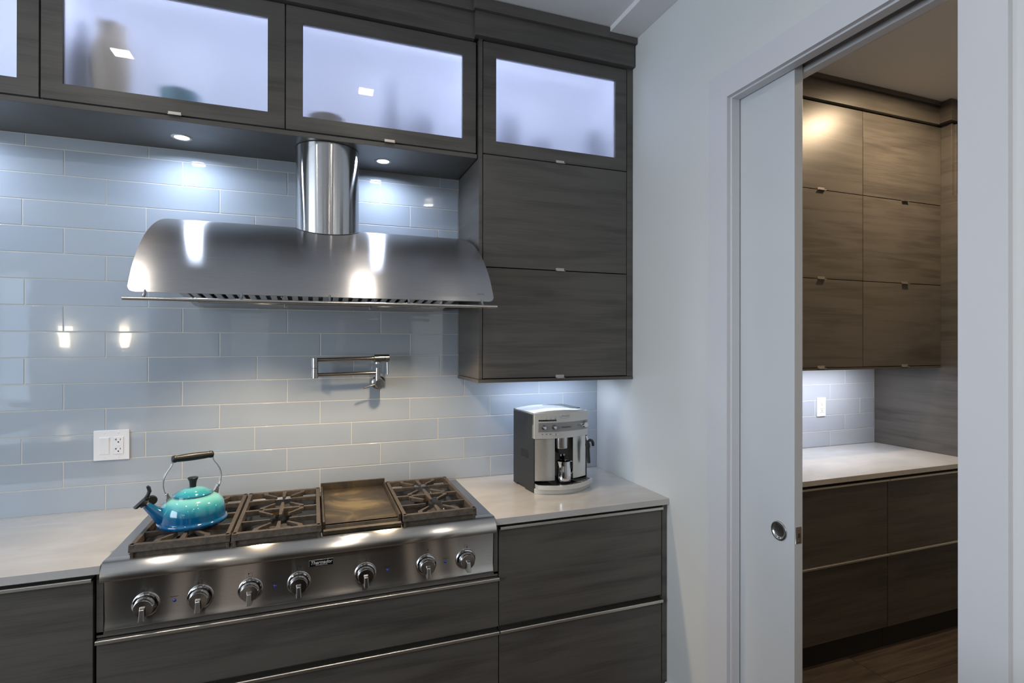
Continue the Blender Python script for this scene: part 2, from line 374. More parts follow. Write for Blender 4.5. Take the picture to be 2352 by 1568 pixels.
# pocket door slab
XD = XW + 0.0405; YD = -1.2063
slab = struct(B(XD, XD + 0.035, YD, -0.20, 0.012, 2.478).build('door_1', DOORP, bevel=0.0012, org=(XD, YD, 0)))
Mx = Matrix(((0, 0, -1), (0, 1, 0), (1, 0, 0)))  # lathe axis -> -x
MB().lathe([(0.0, 0.0004), (0.0185, 0.0004), (0.0230, 0.0014), (0.0245, 0.0034), (0.0285, 0.0046), (0.0315, 0.0030), (0.0315, 0.0)], (XD, -1.1465, 0.948), 48, Mx).build('flush_pull', NICKEL, slab, smooth=50)
pl = MB().prism([(XD + 0.005, 0.923), (XD + 0.030, 0.923), (XD + 0.030, 0.977), (XD + 0.005, 0.977)], 'y', YD - 0.0012, YD + 0.001).build('latch_plate', SATIN, slab, bevel=0.003)
for zz in (0.931, 0.969): MB().lathe([(0, -0.0006), (0.0028, 0), (0.0028, 0.001)], (XD + 0.0175, YD - 0.0018, zz), 12, Matrix(((1, 0, 0), (0, 0, 1), (0, 1, 0)))).build('screw', NICKEL, pl, smooth=40)
B(XD + 0.012, XD + 0.023, YD - 0.0022, YD - 0.0008, 0.942, 0.957).build('latch', BLACKMET, pl, bevel=0.001)

# windows behind the camera
def window(name, axis, fixed, a0, a1, z0, z1, nx):
    loc = (fixed, (a0 + a1) / 2, z0) if axis == 'y' else ((a0 + a1) / 2, fixed, z0)
    t = bpy.data.objects.new(name, None); COL.objects.link(t); t.location = loc; t['kind'] = 'structure'; ORG[t.name] = loc
    def bx(p, q, za, zb, d0, d1):
        return B(fixed - d1, fixed - d0, p, q, za, zb) if axis == 'y' else B(p, q, fixed - d1, fixed - d0, za, zb)
    f = 0.05
    bx(a0, a1, z0, z0 + f, 0.03, 0.10).build('frame', TRIM, t); bx(a0, a1, z1 - f, z1, 0.03, 0.10).build('frame', TRIM, t)
    for k in range(nx + 1):
        p = a0 + (a1 - a0 - f) * k / nx; bx(p, p + f, z0 + f, z1 - f, 0.03, 0.10).build('frame', TRIM, t)
    return t
window('window_1', 'y', XL, -4.1, -1.7, 0.8, 2.8, 3); window('window_2', 'x', YR, -4.12, -3.38, 0.75, 2.45, 2)

# ------------------------------------------------------------------ backsplash tiles
PIT, H = 0.393, 0.099
offs = [-0.3916, -0.5257, -0.259]
def tile(parent, xa, xb, za, zb, m, y0=0.0, y1=0.0085):
    t = MB().box(xa + 0.0017, xb - 0.0017, y0, y1, za + 0.0017, zb - 0.0017).build('tile', m, parent, bevel=0.0012, seg=1)
    return t
for i in range(15):
    z0 = ZC + i * H; z1 = min(z0 + H, 2.3458)
    x = offs[i % 3] + (0.008 if i in (5, 8, 14) else 0) - 3 * PIT
    while x < XW:
        xa = x; xb = x + PIT; x += PIT
        lim = XW if z0 < 1.39 else 0.6253
        if xa >= lim - 0.004: break
        if xb < -1.62: continue
        tile(wall_back, xa, min(xb, lim), z0 + (0.001 if i == 0 else 0), z1, TILE)
poffs = [3.056, 3.187, 3.3185, 3.056, 3.187]
for i in range(5):
    z0 = ZC + i * 0.0982; z1 = z0 + 0.0982 if i < 4 else 1.4225
    x = poffs[i] - 4 * PIT
    while x < 3.4526:
        xa = x; xb = x + PIT; x += PIT
        if xb < XW + JW + 0.02: continue
        tile(wall_back, max(xa, XW + JW), min(xb, 3.4526), z0, z1, TILEP)

# ------------------------------------------------------------------ cabinets
YT, YHF = -0.3386, -0.3256
def pull_tab(parent, xc, z, y, w=0.04):   # small finger pull hooked on a flap's lower edge
    MB().prism([(y + 0.004, z + 0.0095), (y - 0.0012, z + 0.0095), (y - 0.0012, z - 0.002), (y - 0.013, z - 0.003), (y - 0.013, z - 0.0055), (y + 0.004, z - 0.0045)], 'x', xc - w / 2, xc + w / 2).build('finger_pull', ALU, parent, bevel=0.0006)
def glass_door(parent, x0, x1, z0, z1, gx0, gx1, gz0, gz1, y, th=0.02):
    f = MB()
    f.add([(x0, y, z0), (x1, y, z0), (x1, y, z1), (x0, y, z1), (gx0, y, gz0), (gx1, y, gz0), (gx1, y, gz1), (gx0, y, gz1)] +
          [(x0, y + th, z0), (x1, y + th, z0), (x1, y + th, z1), (x0, y + th, z1), (gx0, y + th, gz0), (gx1, y + th, gz0), (gx1, y + th, gz1), (gx0, y + th, gz1)],
          [(0, 1, 5, 4), (1, 2, 6, 5), (2, 3, 7, 6), (3, 0, 4, 7), (8, 12, 13, 9), (9, 13, 14, 10), (10, 14, 15, 11), (11, 15, 12, 8),
           (0, 8, 9, 1), (1, 9, 10, 2), (2, 10, 11, 3), (3, 11, 8, 0), (4, 5, 13, 12), (5, 6, 14, 13), (6, 7, 15, 14), (7, 4, 12, 15)])
    d = f.build('door', WOOD, parent, bevel=0.0012)
    B(gx0 + 0.0005, gx1 - 0.0005, y + 0.009, y + 0.014, gz0 + 0.0005, gz1 - 0.0005).build('glass_pane', FROST, d)
    return d
def carcass(parent, x0, x1, y0, y1, z0, z1, lit=True, side=0.018):
    m = MB().box(x0, x0 + side, y0, y1, z0, z1).box(x1 - side, x1, y0, y1, z0, z1).box(x0 + side, x1 - side, y0, y1, z0, z0 + side).box(x0 + side, x1 - side, y0, y1, z1 - side, z1).box(x0 + side, x1 - side, y1 - 0.008, y1, z0 + side, z1 - side)
    return m.build('carcass', CABWHITE if lit else WOODDARK, parent)
ZS = 2.3458   # underside of the light board
hcabs = [(-1.602, -0.8705, 'glass front wall cabinet cut off by the left edge of the photo'),
         (-0.8665, -0.1290, 'glass front wall cabinet above left of the hood, blurred beige vase and teal bowl inside'),
         (-0.1250, 0.6170, 'glass front wall cabinet directly right of the chimney, above the range hood')]
hz0, hz1 = 2.3685, 2.8355
for x0, x1, lab in hcabs:
    t = thing('wall_cabinet', lab, 'cabinet', ((x0 + x1) / 2, 0, hz0 - 0.004))
    carcass(t, x0 - 0.001, x1 + 0.001, YHF + 0.0215, -0.001, hz0 - 0.005, hz1 + 0.003)
    d = glass_door(t, x0 + 0.0005, x1 - 0.0005, hz0, hz1, x0 + 0.0595, x1 - 0.0585, 2.4235, 2.7755, YHF)
    pull_tab(d, (x0 + x1) / 2 + 0.012, hz0, YHF)
# board under the glass cabinets, carrying the puck lights
tag(B(-1.62, 0.6215, YHF + 0.0005, -0.001, ZS, 2.3635).build('cabinet_light_board', WOOD, bevel=0.0012, org=(-0.5, -0.16, ZS)), 'dark wood board under the glass front cabinets holding the round lights', 'shelf board')
for k, (x, y) in enumerate(PUCKS[1:] + PUCKS[:1]):
    t = thing('puck_light_fixture', ['round recessed puck light left of the hood chimney', 'round recessed puck light right of the hood chimney', 'round recessed puck light beyond the left edge of the photo'][k], 'light', (x, y, ZS))
    MB().lathe([(0.024, 0.0005), (0.026, -0.0015), (0.034, -0.0022), (0.0355, -0.0010), (0.0355, 0.001), (0.024, 0.001)], (x, y, ZS), 40, close=True).build('trim_ring', WHITEP, t, smooth=50)
    MB().lathe([(0.0, -0.0012), (0.0245, -0.0012), (0.0245, -0.0004), (0.0, -0.0004)], (x, y, ZS), 32).build('lens', LED, t)
# tall wall cabinet at the right
t = thing('wall_cabinet', 'tall dark wood wall cabinet with three lift-up doors above the coffee machine', 'cabinet', (1.0, 0, 1.399))
TZ0, TZ1 = 1.4133, 2.8400
B(0.6257, 0.6415, YT, -0.001, TZ0, 2.850).build('side_panel', WOOD, t, bevel=0.0008)
B(1.3475, 1.3785, YT, -0.001, TZ0, 2.850).build('side_panel', WOOD, t, bevel=0.0008)
B(0.6225, 1.3770, YT - 0.003, -0.001, 1.3975, TZ0 - 0.0015).build('bottom_panel', WOOD, t, bevel=0.0008)
m = MB().box(0.6418, 0.655, YT + 0.0215, -0.001, 2.36, 2.848).box(1.335, 1.347, YT + 0.0215, -0.001, 2.36, 2.848).box(0.655, 1.335, YT + 0.0215, -0.001, 2.36, 2.375).box(0.655, 1.335, YT + 0.0215, -0.001, 2.835, 2.848).box(0.655, 1.335, -0.01, -0.001, 2.375, 2.835)
m.build('interior', CABWHITE, t)
B(0.6418, 1.347, YT + 0.0215, -0.001, TZ0, 2.355).build('carcass', WOODDARK, t)
d = glass_door(t, 0.6450, 1.3440, 2.3680, 2.8415, 0.7025, 1.2853, 2.4250, 2.7838, YT)
pull_tab(d, 1.0022, 2.368, YT)
for za, zb in ((1.8895, 2.3640), (1.4160, 1.8855)):
    d = B(0.6450, 1.3440, YT, YT + 0.02, za, zb).build('door', WOOD, t, bevel=0.0012)
    pull_tab(d, 1.0022, za, YT)
# crown moulding over both
t = thing('crown_moulding', 'stepped dark wood crown moulding along the top of the kitchen wall cabinets', 'moulding', (0, -0.34, 2.836))
B(-1.62, 0.6060, YHF - 0.018, -0.001, 2.8400, 2.9480).build('frieze', WOOD, t, bevel=0.0012)
B(-1.62, 0.5960, YHF - 0.034, -0.001, 2.9480, 2.9950).build('cap_strip', WOOD, t, bevel=0.0015)
B(0.6045, 1.3700, YT - 0.026, -0.001, 2.8480, 2.9480).build('frieze', WOOD, t, bevel=0.0012)
MB().box(0.5945, 1.2320, YT - 0.042, -0.001, 2.9480, 2.9960).box(1.2320, 1.3740, YT - 0.042, -0.001, 2.9480, 2.9765).build('cap_strip', WOOD, t, bevel=0.0015)
# strip light fixtures
tag(B(0.83, 1.25, -0.15, -0.13, 1.3895, 1.3973).build('under_cabinet_light', STRIP, org=(1.04, -0.14, 1.39)), 'slim light strip under the tall wall cabinet', 'light')
# things dimly seen inside the lit cabinets
def inside(name, label, cat, prof, x, y, m, z=2.3815 + 0.001):
    return tag(MB().lathe(prof, (x, y, z), 28).build(name, m, smooth=60, org=(x, y, z)), label, cat)
inside('vase', 'tall beige vase blurred behind the frosted glass, left cabinet', 'vase', [(0.045, 0), (0.052, 0.05), (0.058, 0.15), (0.055, 0.22), (0.040, 0.27), (0.045, 0.30), (0.038, 0.30), (0.030, 0.26)], -0.698, -0.235, VASE)
inside('bottle', 'dark bottle shape beside the beige vase behind frosted glass', 'bottle', [(0.030, 0), (0.032, 0.18), (0.024, 0.24), (0.014, 0.27), (0.014, 0.31), (0.0, 0.31)], -0.797, -0.20, mat('dark_bottle', (0.03, 0.04, 0.08), 0.3))
inside('bowl', 'small teal bowl blurred behind the frosted glass, left cabinet', 'bowl', [(0.025, 0), (0.045, 0.02), (0.062, 0.06), (0.066, 0.10), (0.060, 0.10), (0.040, 0.03), (0.0, 0.02)], -0.490, -0.225, TEAL)
inside('bowl', 'low beige bowl blurred at the lower left of the middle glass door', 'bowl', [(0.03, 0), (0.05, 0.02), (0.068, 0.055), (0.070, 0.08), (0.062, 0.08), (0.03, 0.02), (0.0, 0.02)], 0.020, -0.23, mat('tan_ceramic', (0.22, 0.17, 0.13), 0.4))
inside('carafe', 'tall grey carafe blurred behind the middle frosted door', 'carafe', [(0.040, 0), (0.045, 0.08), (0.035, 0.17), (0.020, 0.24), (0.024, 0.30), (0.0, 0.30)], 0.283, -0.15, GREYG)
inside('jar', 'squat grey jar blurred behind the middle frosted door, right of the carafe', 'jar', [(0.06, 0), (0.065, 0.05), (0.06, 0.15), (0.035, 0.19), (0.0, 0.19)], 0.412, -0.14, GREYG)
inside('jar', 'grey jar blurred in the left half of the right frosted door', 'jar', [(0.05, 0), (0.055, 0.10), (0.05, 0.22), (0.03, 0.25), (0.0, 0.25)], 0.835, -0.13, GREYG)
inside('jug', 'low grey jug blurred at the centre of the right frosted door', 'jug', [(0.05, 0), (0.058, 0.06), (0.045, 0.12), (0.05, 0.15), (0.0, 0.15)], 1.000, -0.12, GREYG)
inside('jar', 'tall slim grey jar blurred at the right end of the right frosted door', 'jar', [(0.04, 0), (0.042, 0.18), (0.03, 0.22), (0.0, 0.22)], 1.262, -0.16, GREYG)

# ---- base cabinets and drawers
YF = -0.598
def edge_handle(parent, x0, x1, z, y=YF):
    # aluminium strip: tongue lying on the drawer's top edge with a rounded lip in front
    MB().prism([(y + 0.020, z + 0.0035), (y - 0.012, z + 0.0055), (y - 0.0145, z + 0.0035), (y - 0.0150, z - 0.0055), (y - 0.0120, z - 0.0060), (y - 0.0115, z + 0.001), (y + 0.020, z + 0.0005)], 'x', x0, x1).build('edge_handle', ALU, parent, bevel=0.0008)
def drawer(parent, x0, x1, z0, z1, hx0=None, hx1=None, handle=True):
    d = B(x0, x1, YF, YF + 0.019, z0, z1).build('drawer', WOOD, parent, bevel=0.001)
    if handle: edge_handle(d, x0 if hx0 is None else hx0, x1 if hx1 is None else hx1, z1 + 0.006)
    return d
t = thing('base_cabinet', 'dark wood base cabinet with wide drawers right of the rangetop', 'cabinet', (1.0, -0.3, 0))
MB().box(0.633, 1.3775, YF + 0.020, -0.001, 0.10, 0.886).build('carcass', WOODDARK, t)
B(1.3555, 1.3785, YF - 0.002, -0.30, 0.10, 0.8865).build('end_filler', WOOD, t, bevel=0.0008)
drawer(t, 0.6300, 1.3525, 0.5065, 0.8685); drawer(t, 0.6300, 1.3525, 0.115, 0.480)
B(0.633, 1.3775, YF + 0.07, YF + 0.08, 0.0, 0.10).build('toe_kick', WOODDARK, t)
t = thing('base_cabinet', 'dark wood base cabinet with two long drawers under the rangetop', 'cabinet', (0.0, -0.3, 0))
MB().box(-0.6265, 0.6275, YF + 0.020, -0.001, 0.10, 0.700).build('carcass', WOODDARK, t)
MB().box(-0.6265, -0.6095, YF + 0.006, YF + 0.026, 0.700, 0.886).box(0.6095, 0.6255, YF + 0.006, YF + 0.026, 0.7, 0.886).box(-0.6265, 0.6255, YF + 0.006, YF + 0.026, 0.693, 0.7085).build('face_frame', WOOD, t)
drawer(t, -0.6245, 0.6265, 0.5045, 0.680); drawer(t, -0.6245, 0.6265, 0.115, 0.480)
B(-0.6265, 0.6275, YF + 0.07, YF + 0.08, 0.0, 0.10).build('toe_kick', WOODDARK, t)
t = thing('base_cabinet', 'dark wood base cabinet under the worktop left of the rangetop', 'cabinet', (-1.1, -0.3, 0))
MB().box(-1.62, -0.6345, YF + 0.020, -0.001, 0.10, 0.886).build('carcass', WOODDARK, t)
drawer(t, -1.60, -0.6335, 0.5065, 0.8660, -1.60, -0.6335); drawer(t, -1.60, -0.6335, 0.115, 0.474)
B(-1.62, -0.6345, YF + 0.07, YF + 0.08, 0.0, 0.10).build('toe_kick', WOODDARK, t)
# worktops
YC = -0.6155
tag(B(0.6110, XW - 0.0005, YC, -0.0005, 0.8885, ZC).build('worktop', QUARTZ, bevel=0.0015, org=(1.0, -0.3, ZC)), 'white quartz worktop right of the rangetop, under the coffee machine', 'worktop')
tag(B(-1.62, -0.6110, YC, -0.0005, 0.8885, ZC).build('worktop', QUARTZ, bevel=0.0015, org=(-1.1, -0.3, ZC)), 'white quartz worktop left of the rangetop, below the switch plate', 'worktop')

# ------------------------------------------------------------------ rangetop
RT = thing('rangetop', 'wide stainless steel gas rangetop with seven knobs and a central griddle', 'rangetop', (0, -0.32, 0.72))
X0, X1 = -0.6085, 0.6085
# body: frame around black burner pan
MB().box(X0, X0 + 0.055, -0.565, -0.022, 0.80, 0.9185).box(X1 - 0.055, X1, -0.565, -0.022, 0.80, 0.9185).box(X0 + 0.055, X1 - 0.055, -0.095, -0.022, 0.80, 0.9185).build('top_frame', STEEL, RT, bevel=0.0015)
B(X0 + 0.055, X1 - 0.055, -0.565, -0.095, 0.80, 0.8900).build('burner_pan', ENAMEL, RT)
MB().box(X0 + 0.01, X1 - 0.01, -0.56, -0.03, 0.715, 0.80).build('housing', WOODDARK, RT)
# bullnose
MB().prism([(-0.565, 0.9185), (-0.598, 0.9200), (-0.6065, 0.9175), (-0.6125, 0.9120), (-0.6180, 0.9060), (-0.6255, 0.8960), (-0.6295, 0.8850), (-0.6305, 0.8720), (-0.6285, 0.8675), (-0.6130, 0.8660), (-0.590, 0.8640), (-0.565, 0.8640)], 'x', X0, X1).build('bullnose', STEELF, RT, smooth=40)
# control panel, curling forward a little at its foot
MB().prism([(-0.6000, 0.8655), (-0.5935, 0.7420), (-0.5985, 0.7240), (-0.6000, 0.7160), (-0.5960, 0.7110), (-0.580, 0.7110), (-0.570, 0.8655)], 'x', X0 + 0.003, X1 - 0.003).build('control_panel', STEELF, RT, smooth=28)
def py(z): return -0.6000 + (0.8655 - z) / 0.1235 * 0.0065
My = Matrix(((1, 0, 0), (0, 0, -1), (0, 1, 0)))  # lathe axis +z -> -y
KX = [-0.501, -0.356, -0.2145, -0.0695, 0.1425, 0.3545, 0.4995]; KZ = 0.7745
icons = [((-1, -1),), ((-1, -1),), ((-1, 1),), ((1, 1),), (), ((1, 1),), ((1, -1),)]
for k, x in enumerate(KX):
    y = py(KZ)
    kn = MB().lathe([(0.0, 0.0), (0.0375, 0.0), (0.0372, 0.004), (0.0345, 0.0095), (0.0315, 0.0105), (0.0300, 0.0080), (0.0, 0.0080)], (x, y, KZ), 48, My).build('knob_bezel', CHROME, RT, smooth=40)
    MB().lathe([(0.0, 0.0), (0.0285, 0.0), (0.0285, 0.010), (0.0262, 0.0225), (0.0245, 0.0245), (0.0, 0.0255)], (x, y - 0.0105, KZ), 48, My).build('knob', NICKEL, kn, smooth=40)
    g = MB(); yy = y - 0.0350
    g.hexa([(x - 0.0085, yy + 0.004, KZ + 0.010), (x + 0.0085, yy + 0.004, KZ + 0.010), (x + 0.0100, yy + 0.008, KZ - 0.0300), (x - 0.0100, yy + 0.008, KZ - 0.0300)],
           [(x - 0.0060, yy - 0.0130, KZ + 0.0030), (x + 0.0060, yy - 0.0130, KZ + 0.0030), (x + 0.0072, yy - 0.0190, KZ - 0.0310), (x - 0.0072, yy - 0.0190, KZ - 0.0310)])
    g.build('grip', SATIN, kn, bevel=0.0022, seg=3)
    # burner position symbol printed above the knob
    zc = KZ + 0.0465; yp = py(zc) - 0.0003; s = 0.0052; lw = 0.0007
    ic = MB().box(x - s, x + s, yp, yp + 0.0006, zc + s - lw, zc + s).box(x - s, x + s, yp, yp + 0.0006, zc - s, zc - s + lw).box(x - s, x - s + lw, yp, yp + 0.0006, zc - s, zc + s).box(x + s - lw, x + s, yp, yp + 0.0006, zc - s, zc + s)
    for a, b_ in icons[k]: ic.lathe([(0.0, 0.0), (0.0022, 0.0), (0.0022, 0.0006), (0, 0.0006)], (x + a * 0.0052, yp + 0.0002, zc + b_ * 0.0045), 14, My)
    ic.build('burner_symbol', INK, RT)
for x in (-0.4259, -0.1418, 0.2181, 0.4243):
    MB().lathe([(0.0052, 0.0), (0.0050, 0.001), (0.0038, 0.0026), (0.0, 0.0034)], (x, py(0.7735), 0.7735), 20, My).build('indicator_light', BLUE, RT, smooth=60)
    text('EXTRALOW', 'indicator_text', 0.0040, (x, py(0.785) - 0.0004, 0.7855), (1, 0, 0), (0, 0, 1), INK, RT)
bd = B(-0.0385, 0.0385, py(0.832) - 0.0022, py(0.832) + 0.002, 0.8205, 0.8425).build('badge', SATIN, RT, bevel=0.0008)
B(-0.0368, 0.0368, py(0.832) - 0.0027, py(0.832), 0.8225, 0.8410).build('badge_plate', BLACKG, bd)
yb = py(0.832) - 0.0029
text('Thermador', 'badge_lettering', 0.0155, (0, yb, 0.8335), (1, 0, 0), (0, 0, 1), INKL, bd, shear=0.25, bold=0.0002, sx=0.95)
text('PROFESSIONAL', 'badge_lettering', 0.0045, (0.001, yb, 0.8253), (1, 0, 0), (0, 0, 1), INKL, bd, sx=1.25)
# burners
def star_burner(x, y):
    b = MB(); n = 40; out = []
    for k in range(n):
        a = 2 * math.pi * k / n; r = 0.040 + 0.013 * math.cos(5 * a); out.append((x + r * math.cos(a), y + r * math.sin(a)))
    b.prism(out, 'z', 0.905, 0.9175)
    o = b.build('burner', BRASS, RT, smooth=30)
    inn = [(x + (px - x) * 0.93, y + (q - y) * 0.93) for px, q in out]
    MB().prism(inn, 'z', 0.9175, 0.9235).build('burner_cap', BURN, o, smooth=30)
    MB().lathe([(0.030, 0.0), (0.030, 0.012), (0.022, 0.018)], (x, y, 0.889), 24).build('burner_bowl', SATIN, o, smooth=30)
    MB().cyl((x + 0.047, y + 0.03, 0.890), (x + 0.047, y + 0.03, 0.921), 0.0028, 10).build('igniter', WHITEP, o, smooth=30)
# grates
GZ0, GZ1 = 0.9360, 0.9585
def grate(x0, x1):
    cx = (x0 + x1) / 2; ya, yb = -0.6005, -0.1050; ym = -0.3525; w_ = 0.016
    g = MB()
    # frame rails with a sloping outer face
    g.prism([(ya - 0.002, GZ0), (ya + w_ + 0.004, GZ0), (ya + w_ + 0.002, GZ1), (ya + 0.003, GZ1)], 'x', x0, x1)
    g.prism([(yb + 0.002, GZ0), (yb - w_ - 0.002, GZ0), (yb - w_, GZ1), (yb - 0.002, GZ1)], 'x', x0, x1)
    g.prism([(x0, GZ0), (x0 + 0.017, GZ0), (x0 + 0.015, GZ1), (x0 + 0.002, GZ1)], 'y', ya, yb)
    g.prism([(x1, GZ0), (x1 - 0.017, GZ0), (x1 - 0.015, GZ1), (x1 - 0.002, GZ1)], 'y', ya, yb)
    g.box(x0 + 0.004, x1 - 0.004, ya + 0.008, ya + 0.012, 0.9192, GZ0 + 0.001); g.box(x0 + 0.004, x0 + 0.008, ya + 0.012, yb - 0.004, 0.9192, GZ0 + 0.001); g.box(x1 - 0.008, x1 - 0.004, ya + 0.012, yb - 0.004, 0.9192, GZ0 + 0.001)
    for fx in (x0 + 0.004, x1 - 0.012):
        for fy in (ya + 0.002, yb - 0.012): g.box(fx, fx + 0.009, fy, fy + 0.01, 0.9190, GZ0 + 0.002)
    def bar(p, q, w0=0.0075, w1=0.0048, z0=None, z1=None, drop=0.0):
        p = Vector((*p, 0)); q = Vector((*q, 0)); d = (q - p).normalized(); n = Vector((-d.y, d.x, 0)); zt = GZ1 - 0.0008; zb = GZ1 - 0.020
        A = [p + n * w0, p - n * w0]; Bq = [q + n * w1, q - n * w1]
        g.hexa([(A[0].x, A[0].y, zb), (A[1].x, A[1].y, zb), (A[1].x, A[1].y, zt), (A[0].x, A[0].y, zt)],
               [(Bq[0].x, Bq[0].y, zb + 0.008), (Bq[1].x, Bq[1].y, zb + 0.008), (Bq[1].x, Bq[1].y, zt), (Bq[0].x, Bq[0].y, zt)])
    bar((x0 + 0.012, ym), (cx - 0.008, ym), 0.0075, 0.0075); bar((x1 - 0.012, ym), (cx + 0.008, ym), 0.0075, 0.0075)
    g.box(cx - 0.0095, cx + 0.0095, ym - 0.0085, ym + 0.0085, GZ1 - 0.019, GZ1 - 0.0005)
    for yc, sgn in ((-0.4775, -1), (-0.2275, 1)):
        bar((x0 + 0.012, yc), (cx - 0.030, yc), 0.0050, 0.0034); bar((x1 - 0.012, yc), (cx + 0.030, yc), 0.0050, 0.0034)
        rail = ya + w_ if sgn < 0 else yb - w_
        for base, dr in ((rail, -sgn), (ym, sgn)):      # fingers start at a rail and at the middle bar and run to the burner
            bar((cx, base), (cx, base + dr * 0.078), 0.0085, 0.0048)
            for s in (-1, 1):
                elbow = (cx + s * 0.066, base + dr * 0.024)
                bar((cx + s * 0.070, base - dr * 0.004), (elbow[0], elbow[1] + dr * 0.004), 0.0085, 0.0080)
                bar(elbow, (cx + s * 0.026, base + dr * 0.070), 0.0068, 0.0040)
    o = g.build('grate', IRON, RT, bevel=0.0018, seg=2)
    for yc in (-0.4775, -0.2275): star_burner(cx, yc)
for a, b_ in ((-0.5465, -0.2725), (-0.2695, 0.0000), (0.2705, 0.5405)): grate(a, b_)
# griddle plate: cast tray with a raised back, side walls and a front gutter
gr = MB(); gx0, gx1 = 0.0035, 0.2670
gr.box(gx0 + 0.006, gx1 - 0.006, -0.575, -0.112, 0.930, 0.9455)                                                  # cooking surface
gr.prism([(gx0, 0.922), (gx0 + 0.010, 0.922), (gx0 + 0.010, 0.953), (gx0 + 0.007, 0.962), (gx0 + 0.001, 0.962)], 'y', -0.585, -0.098)
gr.prism([(gx1, 0.922), (gx1 - 0.010, 0.922), (gx1 - 0.010, 0.953), (gx1 - 0.007, 0.962), (gx1 - 0.001, 0.962)], 'y', -0.585, -0.098)
gr.prism([(-0.098, 0.922), (-0.112, 0.922), (-0.112, 0.945), (-0.108, 0.974), (-0.100, 0.974)], 'x', gx0, gx1)
gr.prism([(-0.6010, 0.922), (-0.6010, 0.934), (-0.594, 0.939), (-0.588, 0.934), (-0.5795, 0.934), (-0.575, 0.9455), (-0.560, 0.9455), (-0.560, 0.922)], 'x', gx0 + 0.002, gx1 - 0.002)
gd = gr.build('griddle', GRID, RT, bevel=0.0012)

# ------------------------------------------------------------------ kettle
kc = Vector((-0.408, -0.427, 0.9582)); ka = math.radians(25.4)
KT = thing('kettle', 'turquoise and blue enamel whistling kettle on the left rear of the rangetop', 'kettle', kc)
def kT(v): return (kc.x + v[0] * math.cos(ka) - v[1] * math.sin(ka), kc.y + v[0] * math.sin(ka) + v[1] * math.cos(ka), kc.z + v[2])
prof = [(0.0, 0.000), (0.094, 0.000), (0.1005, 0.003), (0.1045, 0.009), (0.1048, 0.0145), (0.1015, 0.0185), (0.0985, 0.0195), (0.0978, 0.024), (0.0975, 0.038), (0.0960, 0.052), (0.0925, 0.066),
        (0.0865, 0.077), (0.0780, 0.085), (0.0680, 0.0905), (0.0600, 0.0935), (0.0580, 0.0925)]
MB(kT).lathe(prof, (0, 0, 0), 64).build('body', KBODY, KT, smooth=60)
MB(kT).lathe([(0.0588, 0.0925), (0.0605, 0.0935), (0.0605, 0.0955), (0.0585, 0.0965)], (0, 0, 0), 48).build('steel_rim', CHROME, KT, smooth=60)
lid = MB(kT).lathe([(0.0575, 0.0950), (0.0595, 0.0975), (0.0590, 0.1000), (0.0480, 0.1075), (0.0400, 0.1110), (0.0385, 0.1130), (0.0250, 0.1180), (0.0100, 0.1205), (0.0, 0.1210)], (0, 0, 0), 48).build('lid', KLID, KT, smooth=50)
MB(kT).lathe([(0.0098, 0.118), (0.0102, 0.132), (0.0118, 0.141), (0.0155, 0.1485), (0.0165, 0.1515), (0.0140, 0.1535), (0.0, 0.1540)], (0, 0, 0), 32).build('lid_knob', BLACK, lid, smooth=50)
# spout
sp = MB(kT).tube([(-0.072, 0, 0.028), (-0.090, 0, 0.040), (-0.108, 0, 0.058), (-0.124, 0, 0.077), (-0.1365, 0, 0.0925)], [0.0290, 0.0250, 0.0190, 0.0150, 0.0125], 28)
spo = sp.build('spout', KSPOUT, KT, smooth=60)
MB(kT).tube([(-0.134, 0, 0.0895), (-0.1385, 0, 0.095)], [0.0136, 0.0136], 24).build('spout_rim', CHROME, spo, smooth=40)
wh = MB(kT).tube([(-0.1370, 0, 0.0930), (-0.1450, 0, 0.1005)], [0.0165, 0.0150], 24)
wo = wh.build('whistle', BLACK, KT, smooth=40)
MB(kT).prism([(-0.168, 0.0835), (-0.160, 0.0825), (-0.128, 0.1060), (-0.126, 0.1150), (-0.134, 0.1130)], 'y', -0.013, 0.013).build('whistle_flap', BLACKG, wo, bevel=0.002)
MB(kT).tube([(-0.137, 0, 0.108), (-0.129, 0, 0.118), (-0.1245, 0, 0.130), (-0.127, 0, 0.142), (-0.131, 0, 0.147)], [0.0045, 0.0055, 0.0058, 0.0058, 0.004], 12).build('thumb_lever', BLACK, wo, smooth=60)
MB(kT).lathe([(0.0, -0.008), (0.013, -0.008), (0.015, -0.005), (0.015, 0.005), (0.013, 0.008), (0.0, 0.008)], (-0.118, 0, 0.100), 24, Matrix(((1, 0, 0), (0, 0, -1), (0, 1, 0)))).build('hinge_disc', BLACK, wo, smooth=40)
